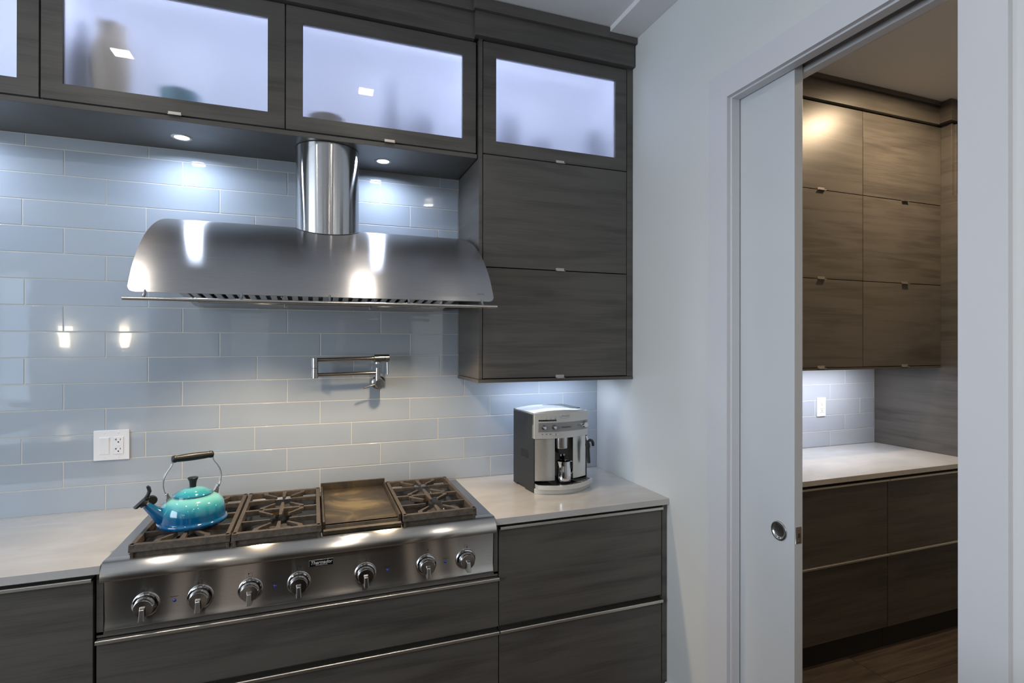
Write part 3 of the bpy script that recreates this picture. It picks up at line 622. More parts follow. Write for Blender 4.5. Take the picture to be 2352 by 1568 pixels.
# handle: brackets, two bowed straps and a black grip
hd = thing('tmp', 'x', 'x', kc)
bpy.data.objects.remove(hd)
sec = [(-1, -0.14), (1, -0.14), (1, 0.14), (-1, 0.14)]
for s in (-1, 1):
    MB(kT).prism([(s * 0.060, 0.088), (s * 0.078, 0.082), (s * 0.0805, 0.112), (s * 0.0765, 0.118), (s * 0.0735, 0.112)], 'y', -0.006, 0.006).build('handle_bracket', SATIN, KT, bevel=0.0015)
    MB(kT).cyl((s * 0.0775, -0.0095, 0.1115), (s * 0.0775, 0.0095, 0.1115), 0.0042, 16, ease=0.001).build('pivot_pin', CHROME, KT, smooth=40)
    pts = [(s * 0.0790, 0, 0.108), (s * 0.0860, 0, 0.126), (s * 0.0880, 0, 0.148), (s * 0.0840, 0, 0.168), (s * 0.0740, 0, 0.186), (s * 0.0650, 0, 0.198), (s * 0.0610, 0, 0.208), (s * 0.0605, 0, 0.220)]
    st = []
    for i in range(len(pts) - 1):
        for q in range(4): st.append(tuple(pts[i][c] + (pts[i + 1][c] - pts[i][c]) * q / 4 for c in range(3)))
    st.append(pts[-1])
    for _ in range(3): st = [st[0]] + [tuple((st[i - 1][c] + 2 * st[i][c] + st[i + 1][c]) / 4 for c in range(3)) for i in range(1, len(st) - 1)] + [st[-1]]
    MB(kT).tube(st, 0.0068, 4, sec, up=(0, 1, 0)).build('handle_strap', SATIN, KT, smooth=50)
Mxh = Matrix(((0, 0, 1), (0, 1, 0), (-1, 0, 0)))
MB(kT).lathe([(0.0, -0.0625), (0.0085, -0.0625), (0.0115, -0.0605), (0.0120, -0.0560), (0.0125, -0.0520), (0.0108, -0.0490), (0.0112, -0.0440), (0.0122, -0.02), (0.0126, 0.0), (0.0122, 0.02), (0.0112, 0.044), (0.0108, 0.049), (0.0125, 0.052), (0.0120, 0.056), (0.0115, 0.0605), (0.0085, 0.0625), (0.0, 0.0625)], (0, 0, 0.2225), 32, Mxh).build('grip', BLACK, KT, smooth=50)
MB(kT).lathe([(0.0, 0.0), (0.006, 0.0), (0.0035, 0.003), (0.0, 0.0035)], (0.0625, 0, 0.2225), 16, Mxh).build('grip_cap', CHROME, KT, smooth=50)

# ------------------------------------------------------------------ range hood
HD = thing('range_hood', 'curved stainless steel range hood with round chimney and front rail', 'range hood', (0.028, 0, 1.7))
hx0, hx1 = -0.5505, 0.6065
hp = [(-0.6045, 1.7200), (-0.5960, 1.7380), (-0.5790, 1.7680), (-0.5590, 1.8000), (-0.5330, 1.8320), (-0.5020, 1.8620), (-0.4640, 1.8960), (-0.4200, 1.9280), (-0.3700, 1.9570), (-0.3160, 1.9830), (-0.2580, 2.0060), (-0.1980, 2.0240), (-0.1300, 2.0400), (-0.0650, 2.0530), (-0.0010, 2.0610)]
sm = []
for i in range(len(hp) - 1):
    for q in range(3): sm.append(tuple(hp[i][c] + (hp[i + 1][c] - hp[i][c]) * q / 3 for c in range(2)))
sm.append(hp[-1])
for _ in range(6): sm = [sm[0]] + [tuple((sm[i - 1][c] + 2 * sm[i][c] + sm[i + 1][c]) / 4 for c in range(2)) for i in range(1, len(sm) - 1)] + [sm[-1]]
cr = 0.020
def inset(z):  # rounded lower corners
    d = z - 1.7200
    return cr - math.sqrt(max(0, cr * cr - (cr - d) ** 2)) if d < cr else 0.0
fine = []
for k in range(8):
    t_ = k / 8 * 0.018 + 0.00; fine.append((sm[0][0] + (sm[0][0] * 0 + (0.0085 * t_ / 0.018)), 1.7200 + t_))
outl = [p for p in fine] + [p for p in sm if p[1] > 1.7395]
vs = []; fs = []
for (y, z) in outl:
    i_ = inset(z)
    for x in (hx0 + i_, hx1 - i_): vs.append((x, y, z))
th = 0.0025
nrm = []
for k, (y, z) in enumerate(outl):
    a = outl[max(k - 1, 0)]; b_ = outl[min(k + 1, len(outl) - 1)]; ty, tz = b_[0] - a[0], b_[1] - a[1]; l_ = math.hypot(ty, tz); nrm.append((tz / l_, -ty / l_))
n1 = len(outl)
for (y, z), (ny, nz) in zip(outl, nrm):
    i_ = inset(z)
    for x in (hx0 + i_, hx1 - i_): vs.append((x, min(y + ny * th, -0.0005), z + nz * th if nz < 0 else z - abs(nz) * th))
for k in range(n1 - 1):
    fs.append((2 * k, 2 * k + 1, 2 * k + 3, 2 * k + 2)); o_ = 2 * n1
    fs.append((o_ + 2 * k, o_ + 2 * k + 2, o_ + 2 * k + 3, o_ + 2 * k + 1))
    fs.append((2 * k, 2 * k + 2, o_ + 2 * k + 2, o_ + 2 * k)); fs.append((2 * k + 1, o_ + 2 * k + 1, o_ + 2 * k + 3, 2 * k + 3))
fs.append((0, 2 * n1, 2 * n1 + 1, 1)); fs.append((2 * n1 - 2, 2 * n1 - 1, 4 * n1 - 1, 4 * n1 - 2))
can = MB().add(vs, fs).build('canopy', STEEL, HD, smooth=40)
# faint maker's name engraved near the right corner
yb_, zb_ = -0.5900, 1.7500
text('ZEPHYR', 'engraved_name', 0.008, (0.558, yb_ - 0.0020, zb_), (1, 0, 0), (0, 0.49, 0.87), SATIN, can, ext=0.0002)
# chimney
MB().lathe([(0.1215, 0.0), (0.1215, ZS - 1.955 - 0.0015), (0.1195, ZS - 1.955 - 0.0015), (0.1195, 0.0)], (0.0272, -0.190, 1.955), 96, close=True).build('chimney', STEELV, HD, smooth=40)
# dark seal where the chimney meets the board and the curved canopy
MB().lathe([(0.1235, 0.0), (0.1235, 0.0015), (0.119, 0.0015), (0.119, 0.0)], (0.0272, -0.190, ZS - 0.0022), 72, close=True).build('top_collar', BLACK, HD, smooth=40)
def hz(y):
    for a, b_ in zip(sm[:-1], sm[1:]):
        if a[0] <= y <= b_[0]: return a[1] + (b_[1] - a[1]) * (y - a[0]) / (b_[0] - a[0] + 1e-9)
    return sm[-1][1]
ring = []
for k in range(72):
    a = 2 * math.pi * k / 72; x = 0.0272 + 0.1225 * math.cos(a); y = min(-0.190 + 0.1225 * math.sin(a), -0.003); ring.append((x, y, hz(y) + 0.0012))
ring.append(ring[0])
MB().tube(ring, 0.0016, 6).build('chimney_seam', BLACK, HD, smooth=60)
# inner housing under the canopy: sloping filter frame, baffles, back lip
bx0, bx1 = -0.4735, 0.5280
yA, zA, yB, zB = -0.030, 1.7135, -0.545, 1.7640
MB().prism([(yA, zA), (-0.0008, zA + 0.001), (-0.0008, 1.90), (-0.30, 1.90), (yB, zB + 0.012), (yB, zB), (-0.500, zB - 0.0044), (-0.500, 1.80), (-0.075, 1.80), (-0.075, 1.7180)], 'x', bx0, bx0 + 0.030).build('housing_end', STEEL, HD)
MB().prism([(yA, zA), (-0.0008, zA + 0.001), (-0.0008, 1.90), (-0.30, 1.90), (yB, zB + 0.012), (yB, zB), (-0.500, zB - 0.0044), (-0.500, 1.80), (-0.075, 1.80), (-0.075, 1.7180)], 'x', bx1 - 0.030, bx1).build('housing_end', STEEL, HD)
def zl(y): return zA + (zB - zA) * (yA - y) / (yA - yB)
def slab_(x0, x1, y0, y1, dz0, dz1):
    return MB().hexa([(x0, y0, zl(y0) + dz0), (x1, y0, zl(y0) + dz0), (x1, y0, zl(y0) + dz1), (x0, y0, zl(y0) + dz1)], [(x0, y1, zl(y1) + dz0), (x1, y1, zl(y1) + dz0), (x1, y1, zl(y1) + dz1), (x0, y1, zl(y1) + dz1)])
slab_(bx0, bx0 + 0.026, yB, yA, 0, 0.01).build('filter_frame', STEEL, HD); slab_(bx1 - 0.026, bx1, yB, yA, 0, 0.01).build('filter_frame', STEEL, HD)
slab_(bx0 + 0.026, bx1 - 0.026, yA - 0.085, yA + 0.0292, 0, 0.01).build('filter_frame', STEEL, HD); slab_(bx0 + 0.026, bx1 - 0.026, yB, yB + 0.045, 0, 0.01).build('filter_frame', STEEL, HD)
slab_(bx0 + 0.026, bx1 - 0.026, yB + 0.045, yA - 0.085, 0.020, 0.024).build('filter_back', BLACK, HD)
x = bx0 + 0.032
while x < bx1 - 0.05:
    if not any(abs(x + 0.010 - q) < 0.02 for q in (9,)):
        slab_(x, x + 0.021, yB + 0.045, yA - 0.085, 0.003, 0.008).build('baffle', STEEL, HD)
    x += 0.0375
for q in (-0.135, 0.205):
    for yk in (-0.10, -0.33): MB().lathe([(0.0, -0.010), (0.005, -0.009), (0.007, -0.005), (0.004, 0.0), (0.004, 0.004)], (q, yk, zl(yk)), 16).build('filter_knob', CHROME, HD, smooth=50)
for q in (-0.25, 0.31):
    MB().lathe([(0.0, 0.0), (0.026, 0.0), (0.026, 0.003), (0.0, 0.003)], (q, -0.500, zl(-0.500) - 0.004), 24).build('lamp_lens', WLENS, HD, smooth=50)
# front rail and its five pins
MB().cyl((-0.5545, -0.6300, 1.6968), (0.6095, -0.6300, 1.7000), 0.0058, 20, ease=0.0008).build('rail', SATIN, HD, smooth=40)
for q in (-0.503, -0.241, 0.0245, 0.2885, 0.5570):
    zz = 1.6968 + (q + 0.5545) / 1.164 * 0.0032
    MB().tube([(q, -0.6300, zz), (q - 0.0, -0.6120, zz + 0.014), (q, -0.6065, zz + 0.0245), (q, -0.6050, zz + 0.0300)], [0.0046, 0.0046, 0.0040, 0.0012], 12).build('rail_pin', CHROME, HD, smooth=50)

# ------------------------------------------------------------------ pot filler
PF = thing('pot_filler', 'folded brushed nickel pot filler tap on the tiled wall over the rangetop', 'tap', (0.246, 0.0, 1.385))
yP = -0.075
MB().lathe([(0.0, 0), (0.031, 0), (0.031, 0.004), (0.026, 0.009), (0.018, 0.012)], (0.250, -0.0005, 1.3865), 36, My).build('wall_flange', NICKEL, PF, smooth=40)
MB().cyl((0.250, -0.010, 1.3865), (0.248, -0.072, 1.3865), 0.0165, 28).build('stem', NICKEL, PF, smooth=40)
MB().lathe([(0.0200, 0.0), (0.0200, 0.030), (0.0185, 0.034), (0.0, 0.0345)], (0.2485, -0.062, 1.3860), 36, My).build('valve_body', NICKEL, PF, smooth=40)
MB().cyl((0.2400, -0.075, 1.3850), (0.1770, -0.078, 1.3680), 0.0035, 12).build('lever', SATIN, PF, smooth=40)
MB().cyl((0.2400, yP, 1.395), (0.2400, yP, 1.4555), 0.0112, 24).build('riser', NICKEL, PF, smooth=40)
MB().cyl((0.2320, yP, 1.4335), (-0.0120, yP, 1.4290), 0.0085, 20).build('lower_arm', NICKEL, PF, smooth=40)
MB().cyl((-0.0205, yP, 1.4150), (-0.0205, yP, 1.4575), 0.0135, 24, ease=0.0008).build('elbow', NICKEL, PF, smooth=40)
MB().cyl((-0.0205, yP, 1.4585), (-0.0205, yP, 1.5015), 0.0135, 24, ease=0.0008).build('elbow', NICKEL, PF, smooth=40)
MB().cyl((-0.0120, yP, 1.4930), (0.2160, yP, 1.4975), 0.0088, 20).build('upper_arm', NICKEL, PF, smooth=40)
MB().cyl((0.2130, yP, 1.4975), (0.2260, yP, 1.4977), 0.0110, 24, ease=0.001).build('collar', NICKEL, PF, smooth=40)
MB().cyl((0.2245, yP, 1.4975), (0.2705, yP, 1.4982), 0.0185, 32, ease=0.0012).build('outlet_valve', NICKEL, PF, smooth=40)
MB().cyl((0.2715, yP, 1.4982), (0.2900, yP, 1.4985), 0.0185, 32, ease=0.0012).build('outlet_cap', NICKEL, PF, smooth=40)
MB().cyl((0.2385, yP, 1.482), (0.2385, yP, 1.4735), 0.0095, 20).build('spout_tip', CHROME, PF, smooth=40)
MB().cyl((0.2815, yP - 0.002, 1.482), (0.2830, yP - 0.004, 1.4270), 0.0038, 12).build('outlet_lever', SATIN, PF, smooth=40)

# ------------------------------------------------------------------ switch plate, pantry outlet
def receptacle(parent, xc, zc, y, T=None, t20=False):
    B(xc - 0.0165, xc + 0.0165, y - 0.0022, y, zc - 0.0335, zc + 0.0335).build('outlet_insert', WHITEP, parent, bevel=0.0008)
    m = MB()
    for dz in (0.0195, -0.0165):
        z = zc + dz
        m.box(xc + 0.0055, xc + 0.0073, y - 0.0026, y - 0.002, z, z + 0.0065)
        m.box(xc - 0.0080, xc - 0.0062, y - 0.0026, y - 0.002, z - 0.0005, z + 0.0070)
        if t20: m.box(xc - 0.0115, xc - 0.0062, y - 0.0026, y - 0.002, z + 0.0022, z + 0.0040)
        m.lathe([(0, 0), (0.0026, 0), (0.0026, 0.0006), (0, 0.0006)], (xc, y - 0.0021, z - 0.0065), 14, My)
    m.build('outlet_slots', SLOT, parent)['kind'] = 'stuff'
def screws(parent, pts, y):
    for x, z in pts: MB().lathe([(0.0032, 0), (0.0028, 0.0009), (0, 0.0012)], (x, y, z), 14, My).build('screw', WHITEP, parent, smooth=50)
SP = thing('switch_plate', 'white double wall plate with rocker switch and outlet on the tiles', 'switch plate', (-0.763, 0, 1.108))
B(-0.8215, -0.7045, -0.0065, -0.0003, 1.1085, 1.2255).build('plate', WHITEP, SP, bevel=0.0022, seg=3)
B(-0.8030, -0.7690, -0.0078, -0.0062, 1.1320, 1.1985).build('rocker_frame', WHITEP, SP, bevel=0.0008)
MB().prism([(-0.0105, 1.1970), (-0.0070, 1.1970), (-0.0070, 1.1335), (-0.0082, 1.1335), (-0.0086, 1.1650)], 'x', -0.8010, -0.7710).build('rocker_switch', WHITEP, SP, bevel=0.0008)
receptacle(SP, -0.7400, 1.1655, -0.0065, t20=True)
B(-0.7460, -0.7340, -0.0098, -0.0080, 1.1620, 1.1665).build('test_button', WHITEP, SP, bevel=0.0005)
screws(SP, [(-0.786, 1.2150), (-0.786, 1.1190), (-0.740, 1.2150), (-0.740, 1.1190)], -0.0065)
PO = thing('wall_outlet', 'white duplex outlet on the pantry tiles', 'outlet', (2.975, 0, 1.108))
B(2.9385, 3.0105, -0.0065, -0.0003, 1.1060, 1.2245).build('plate', WHITEP, PO, bevel=0.0022, seg=3)
receptacle(PO, 2.9750, 1.1655, -0.0065); screws(PO, [(2.975, 1.215), (2.975, 1.116)], -0.0065)

# ------------------------------------------------------------------ coffee machine
cb = Vector((0.854, -0.145, ZC)); ca = math.radians(4.75)
ex = Vector((math.cos(ca), math.sin(ca))); ey = Vector((math.sin(ca), -math.cos(ca)))
def cT(v): return (cb.x + ex.x * v[0] + ey.x * v[1], cb.y + ex.y * v[0] + ey.y * v[1], cb.z + v[2])
CM = thing('coffee_machine', 'silver and black bean-to-cup coffee machine in the worktop corner', 'coffee machine', cb)
W, D, Hh = 0.272, 0.208, 0.349
def fr(x, base=D, bow=0.030):   # bowed front outline
    u = (x / W) * 2 - 1; return base + bow * (1 - u * u)
def band(x0, x1, z0, z1, base, bow, th=0.02, n=18, zt=None, lean=0.0):
    m = MB(cT); vs = []; fs = []
    for k in range(n + 1):
        x = x0 + (x1 - x0) * k / n; y = fr(x, base, bow)
        vs += [(x, y, z0), (x, y - lean, z1), (x, y - lean - th, z1), (x, y - th, z0)]
    for k in range(n):
        a = 4 * k; b = a + 4
        for q in range(4): fs.append((a + q, a + (q + 1) % 4, b + (q + 1) % 4, b + q))
    fs.append((0, 3, 2, 1)); e = 4 * n; fs.append((e, e + 1, e + 2, e + 3))
    return m.add(vs, fs)
# black cabinet body with feet cut-out
MB(cT).prism([(0.0, 0.004), (0.040, 0.004), (0.044, 0.010), (0.120, 0.010), (0.124, 0.0), (D, 0.0), (D, Hh - 0.006), (0.0, Hh - 0.002)], 'x', 0.0, 0.006).build('side_panel', CHAR, CM, bevel=0.002)
MB(cT).prism([(0.0, 0.004), (D, 0.0), (D, Hh - 0.006), (0.0, Hh - 0.002)], 'x', W - 0.006, W).build('side_panel', CHAR, CM, bevel=0.002)
MB(cT).box(0.006, W - 0.006, 0.0, 0.110, 0.004, Hh - 0.006).build('rear_body', CHAR, CM)
MB(cT).box(0.006, W - 0.006, 0.110, D - 0.004, 0.235, Hh - 0.006).build('head', CHAR, CM)
vent = MB(cT)
for k in range(9): vent.box(-0.0006, 0.001, 0.080 + k * 0.0088, 0.084 + k * 0.0088, 0.142 + 0.0 * k, 0.176)
vent.build('side_vent', BLACK, CM)
# domed silver top with inset cup tray
tp = MB(cT); n = 14; vs = []; fs = []
for k in range(n + 1):
    x = W * k / n; u = k / n * 2 - 1; h = 0.012 * (1 - u * u)
    for y in (0.0, 0.10, fr(x) - 0.012, fr(x) - 0.002): vs.append((x, y, Hh + h - (0.004 if y == 0.0 else 0) - (0.003 if y > fr(x) - 0.006 else 0)))
    vs.append((x, fr(x) - 0.002, Hh - 0.012)); vs.append((x, 0.0, Hh - 0.012))
for k in range(n):
    for q in range(6): a = 6 * k; fs.append((a + q, a + (q + 1) % 6, a + 6 + (q + 1) % 6, a + 6 + q))
fs.append(tuple(range(6))); fs.append(tuple(6 * n + q for q in range(6))[::-1])
tp.add(vs, fs).build('top_cover', SILVER, CM, smooth=35)
MB(cT).prism([(0.135, 0.025), (0.250, 0.025), (0.250, 0.185), (0.180, 0.200), (0.135, 0.170)], 'z', Hh + 0.0062, Hh + 0.0098).build('tank_lid', BLACKG, CM, bevel=0.002)
# fascia
fa = band(0.0, W + 0.001, 0.236, Hh - 0.001, D + 0.004, 0.030, 0.022, lean=-0.004).build('fascia', SILVER, CM, smooth=40, bevel=0.0012)
band(0.016, W - 0.004, 0.266, 0.306, D + 0.0062, 0.030, 0.004, lean=-0.0014).build('control_strip', SILVERD, CM, smooth=40)
band(0.016, 0.094, 0.3125, 0.3190, D + 0.0070, 0.030, 0.004, n=8).build('display', BLACKG, CM, smooth=40)
def onf(x, z, off=0.0): return (x, fr(x, D + 0.0062 + (z - 0.236) / 0.113 * 0.004 + off, 0.030), z)
def cdir(x):
    d = (fr(x + 0.002) - fr(x - 0.002)) / 0.004; X = (ex + ey * d).normalized(); return Vector((X.x, X.y, 0))
def ctext(body, name, size, x, z, m, sx=1.0, bold=0.0, off=0.001):
    return text(body, name, size, cT(onf(x, z, off)), cdir(x), (0, 0, 1), m, CM, ext=0.0002, sx=sx, bold=bold)
def disc(name, x, z, r, h, m, off=0.0, par=None, prof=None):
    d = Vector((0, 1, 0)); p = onf(x, z, off)
    return MB(cT).lathe(prof or [(0, 0), (r, 0), (r * 0.93, h), (0, h)], p, 24, Matrix(((1, 0, 0), (0, 0, 1), (0, -1, 0)))).build(name, m, par or CM, smooth=40)
for x in (0.038, 0.083):
    k_ = disc('knob_ring', x, 0.286, 0.0108, 0.002, BLACKMET)
    disc('knob', x, 0.286, 0.0066, 0.011, CHROME, 0.002, k_)
for x in (0.032, 0.049, 0.066): disc('indicator', x, 0.2565, 0.0020, 0.001, INK)
for x in (0.082, 0.098): disc('button', x, 0.2555, 0.0046, 0.003, CHROME)
for x, mm in ((0.047, 'g'), (0.067, 'g'), (0.087, 'k')): disc('indicator', x, 0.3230, 0.0016, 0.0008, INK if mm == 'k' else mat('green_dot', (0.10, 0.13, 0.02), 0.4))
for x, s_ in ((0.026, 'I'), (0.049, 'S'), (0.069, 'SS'), (0.087, 'P')): ctext(s_, 'printed_symbol', 0.0075, x, 0.3305, SILVERD)
disc('steam_dial_ring', 0.2475, 0.287, 0.0145, 0.003, BLACKMET)
sd = disc('steam_dial', 0.2475, 0.287, 0.0120, 0.012, CHROME, 0.003)
MB(cT).tube([(0.2420, fr(0.2475) + 0.020, 0.286), (0.2180, fr(0.23) + 0.024, 0.284)], [0.0030, 0.0022], 10).build('dial_pointer', CHROME, sd, smooth=40)
# badge
bx = 0.133; pill = []
for k in range(32):
    a = 2 * math.pi * k / 32; c_, s_ = math.cos(a), math.sin(a); pill.append((0.0145 * (1 if c_ > 0 else -1) + 0.0085 * c_, 0.0085 * s_))
pb = MB(cT); pb.prism([(bx + q[0], 0.3340 + q[1]) for q in pill], 'y', fr(bx, D + 0.0085), fr(bx, D + 0.0112)); pbo = pb.build('badge', CHROME, CM, bevel=0.0006)
MB(cT).prism([(bx + q[0] * 0.92, 0.3340 + q[1] * 0.84) for q in pill], 'y', fr(bx, D + 0.0105), fr(bx, D + 0.0115)).build('badge_plate', SILVER, pbo)
text("De'Longhi", 'badge_lettering', 0.0092, cT((bx, fr(bx, D + 0.0120), 0.3340)), (ex.x, ex.y, 0), (0, 0, 1), SILVERD, pbo, ext=0.0002, bold=0.0002)
ctext('MAGNIFICA', 'model_lettering', 0.0088, 0.142, 0.2840, INK, sx=1.05)
# columns each side of the brewing bay
band(0.001, 0.092, 0.052, 0.236, D - 0.004, 0.030, 0.075, n=10)  .build('left_column', COLM, CM, smooth=40)
band(0.1845, W, 0.052, 0.236, D - 0.004, 0.030, 0.075, n=10).build('right_column', COLM, CM, smooth=40)
MB(cT).box(0.092, 0.1845, 0.105, 0.112, 0.040, 0.236).build('bay_back', SILVER, CM)
MB(cT).lathe([(0.0, 0.0), (0.0335, 0.0), (0.0345, 0.004), (0.0345, 0.050), (0.0, 0.050)], (0.139, 0.200, 0.187), 36).build('brew_head', STEELV, CM, smooth=40)
MB(cT).prism([(0.113, 0.187), (0.165, 0.187), (0.163, 0.172), (0.152, 0.162), (0.126, 0.162), (0.115, 0.172)], 'y', 0.178, 0.226).build('spout_block', BLACK, CM, bevel=0.002)
for x in (0.131, 0.147): MB(cT).cyl((x, 0.215, 0.164), (x, 0.215, 0.152), 0.0045, 14, r2=0.0032).build('nozzle', CHROME, CM, smooth=40)
# drip tray
def tray_y(x): u = (x - 0.14) / 0.155; return 0.222 + 0.068 * (1 - u * u)
def tray(z0, z1, sh, m, name, y0=0.10, par=None, xl=0.0, xr=0.290):
    o = [(xl, y0), (xl, min(D + 0.004, tray_y(xl) - sh))]
    for k in range(17): x = xl + (xr - xl) * k / 16; o.append((x, tray_y(x) - sh))
    o.append((min(xr, W), y0)); return MB(cT).prism(o, 'z', z0, z1).build(name, m, par or CM, bevel=0.0015)
tray(0.0, 0.022, 0.018, SILVER, 'base_skirt', y0=D + 0.0005, xl=0.001); tr = tray(0.022, 0.040, 0.0, SILVER, 'drip_tray', y0=D - 0.02, xl=0.0065)
tray(0.0395, 0.0412, 0.012, BLACKG, 'drip_plate', par=tr, xl=0.010, xr=0.281)
sl = MB(cT)
for k in range(7):
    y = 0.205 + k * 0.0105; xe = min(0.276, 0.14 + 0.155 * math.sqrt(max(0.0, 1 - (y + 0.016 - 0.222) / 0.068))) if y + 0.016 > 0.222 else 0.276
    if xe > 0.19: sl.box(0.190, xe, y, y + 0.0045, 0.0408, 0.0425)
sl.build('drip_grid', SATIN, tr)
# steam wand with black sleeve and hook
MB(cT).cyl((0.2525, 0.236, 0.236), (0.2545, 0.240, 0.215), 0.0042, 12).build('steam_pipe', CHROME, CM, smooth=40)
sw = MB(cT).cyl((0.2535, 0.2400, 0.2180), (0.2600, 0.2430, 0.1150), 0.0085, 16, r2=0.0078, ease=0.001).build('steam_wand', BLACK, CM, smooth=40)
MB(cT).cyl((0.2545, 0.2405, 0.2020), (0.2560, 0.2410, 0.1840), 0.0110, 16, ease=0.001).build('wand_collar', BLACK, sw, smooth=40)
MB(cT).tube([(0.2560, 0.2410, 0.2120), (0.2660, 0.2420, 0.2170), (0.2760, 0.2420, 0.2140), (0.2820, 0.2420, 0.2040), (0.2835, 0.2420, 0.1900)], [0.0060, 0.0066, 0.0066, 0.0066, 0.0062], 14).build('wand_hook', BLACK, sw, smooth=50)
# milk pitcher standing on the tray
pc = cT((0.139, 0.226, 0.0428)); MP = thing('milk_pitcher', 'small polished steel milk pitcher standing on the coffee machine tray', 'pitcher', pc)
pv = MB(); n = 40; prf = [(0.0, 0.0), (0.0295, 0.0), (0.0325, 0.002), (0.0335, 0.008), (0.0332, 0.026), (0.0315, 0.050), (0.0292, 0.070), (0.0284, 0.082), (0.0290, 0.090), (0.0280, 0.090), (0.0274, 0.080), (0.0280, 0.070), (0.0300, 0.050), (0.0315, 0.010), (0.0, 0.004)]
vs = []; fs = []
for r, h in prf:
    for k in range(n):
        a = 2 * math.pi * k / n; q = r; sp_ = max(0.0, math.cos(a - math.radians(195))) ** 10 * max(0.0, (h - 0.066) / 0.024); q = r + 0.0105 * sp_; hh = h + 0.003 * sp_
        vs.append((pc[0] + q * math.cos(a), pc[1] + q * math.sin(a), pc[2] + hh))
for i in range(len(prf) - 1):
    for k in range(n): fs.append((i * n + k, i * n + (k + 1) % n, (i + 1) * n + (k + 1) % n, (i + 1) * n + k))
pv.add(vs, fs).build('body', CHROME, MP, smooth=60)
ha = math.radians(12); hdr = (math.cos(ha), math.sin(ha))
hpnt = [(0.0275, 0.084), (0.040, 0.0855), (0.049, 0.080), (0.0515, 0.068), (0.049, 0.050), (0.043, 0.034), (0.0335, 0.025)]
hs = [(pc[0] + hdr[0] * r, pc[1] + hdr[1] * r, pc[2] + h) for r, h in hpnt]
MB().tube(hs, 0.0058, 4, [(-1, -0.22), (1, -0.22), (1, 0.22), (-1, 0.22)], up=(-hdr[1], hdr[0], 0)).build('handle', CHROME, MP, smooth=50)

# ------------------------------------------------------------------ pantry
XPR = 3.4526; YU = -0.4026; YPC = -0.6056
t = thing('wall_cabinet', 'dark wood pantry wall cabinets with six stacked flat doors', 'cabinet', (2.6, 0, 1.39))
B(XW + JW + 0.001, XPR - 0.001, YU + 0.021, -0.0005, 1.4365, 2.8500).build('carcass', WOODDARK, t)
B(XW + JW + 0.001, XPR - 0.001, YU + 0.001, -0.0005, 1.3910, 1.4340).build('light_valance', WOOD, t, bevel=0.001) if False else MB().box(XW + JW + 0.001, XPR - 0.001, YU + 0.001, YU + 0.018, 1.4230, 1.4345).box(XW + JW + 0.001, XPR - 0.001, YU + 0.018, -0.0005, 1.4230, 1.4345).build('light_valance', WOOD, t, bevel=0.0008)
for xa, xb in ((1.5135, 2.1580), (2.1605, 2.8050), (2.8080, 3.4510)):
    for za, zb in ((1.4380, 1.9065), (1.9100, 2.3775), (2.3810, 2.8410)):
        d = B(xa, xb, YU, YU + 0.019, za, zb).build('door', WOODP, t, bevel=0.001)
        pull_tab(d, {1.5135: 1.83, 2.1605: 2.496, 2.8080: 3.1405}[xa], za, YU, 0.05)
t = thing('crown_moulding', 'dark wood crown moulding above the pantry cabinets', 'moulding', (2.6, -0.4, 2.84))
B(XW + JW + 0.001, XPR - 0.0455, YU - 0.022, -0.0005, 2.8460, 2.9520).build('frieze', WOODP, t, bevel=0.001)
B(XW + JW + 0.001, XPR - 0.0555, YU - 0.036, -0.0005, 2.9520, 2.9735).build('cap_strip', WOODP, t, bevel=0.001)
B(XPR - 0.0455, 4.2, -0.4850, -0.0005, 2.8510, 2.9735).build('frieze', WOODP, t, bevel=0.001)
t = thing('fridge_surround', 'tall dark wood side panel at the end of the pantry worktop', 'panel', (XPR, -0.3, 0))
MB().prism([(-0.0005, 0.0), (-0.62, 0.0), (-0.62, 2.425), (-0.4605, 2.425), (-0.4605, 2.85), (-0.0005, 2.85)], 'x', XPR, XPR + 0.02).build('side_panel', WOODP, t, bevel=0.001)
d = B(XPR + 0.0215, 4.18, -0.4720, -0.452, 2.4270, 2.8410).build('door', WOODP, t, bevel=0.001)
B(XPR + 0.021, 4.2, -0.45, -0.0005, 2.42, 2.85).build('carcass', WOODDARK, t)
B(XPR + 0.021, 4.2, -0.60, -0.0005, 0.02, 2.41).build('appliance_front', WOODP, t, bevel=0.001)
tag(B(XW + JW + 0.001, XPR - 0.0005, YPC, -0.0005, 0.8880, ZC).build('worktop', QUARTZ, bevel=0.0015, org=(2.5, -0.3, ZC)), 'white quartz worktop in the pantry beyond the sliding door', 'worktop')
for (xa, xb, lab) in ((1.5150, 2.7340, 'dark pantry base cabinet with drawers beside the sliding door'), (2.7360, 3.4500, 'dark pantry base cabinet with drawers next to the tall side panel')):
    t = thing('base_cabinet', lab, 'cabinet', ((xa + xb) / 2, -0.3, 0))
    B(xa + 0.0005, xb - 0.0005, -0.568, -0.0005, 0.105, 0.8865).build('carcass', WOODDARK, t)
    B(xa + 0.0005, xb - 0.0005, -0.560, -0.552, 0.0, 0.105).build('toe_kick', WOODDARK, t)
    for za, zb in ((0.4955, 0.8640), (0.1170, 0.4840)):
        d = B(xa + 0.0005, xb - 0.002, -0.5885, -0.5690, za, zb).build('drawer', WOODP, t, bevel=0.001)
        hx = xb - 0.0005
        MB().prism([(-0.560, zb + 0.0090), (-0.6005, zb + 0.0110), (-0.6030, zb + 0.0090), (-0.6035, zb + 0.0010), (-0.6005, zb + 0.0005), (-0.6000, zb + 0.0070), (-0.560, zb + 0.0065)], 'x', xa + 0.0005, hx).build('edge_handle', mat('bronze_edge', (0.42, 0.33, 0.24), 0.35, 1.0) if False else ALU, d, bevel=0.0008)
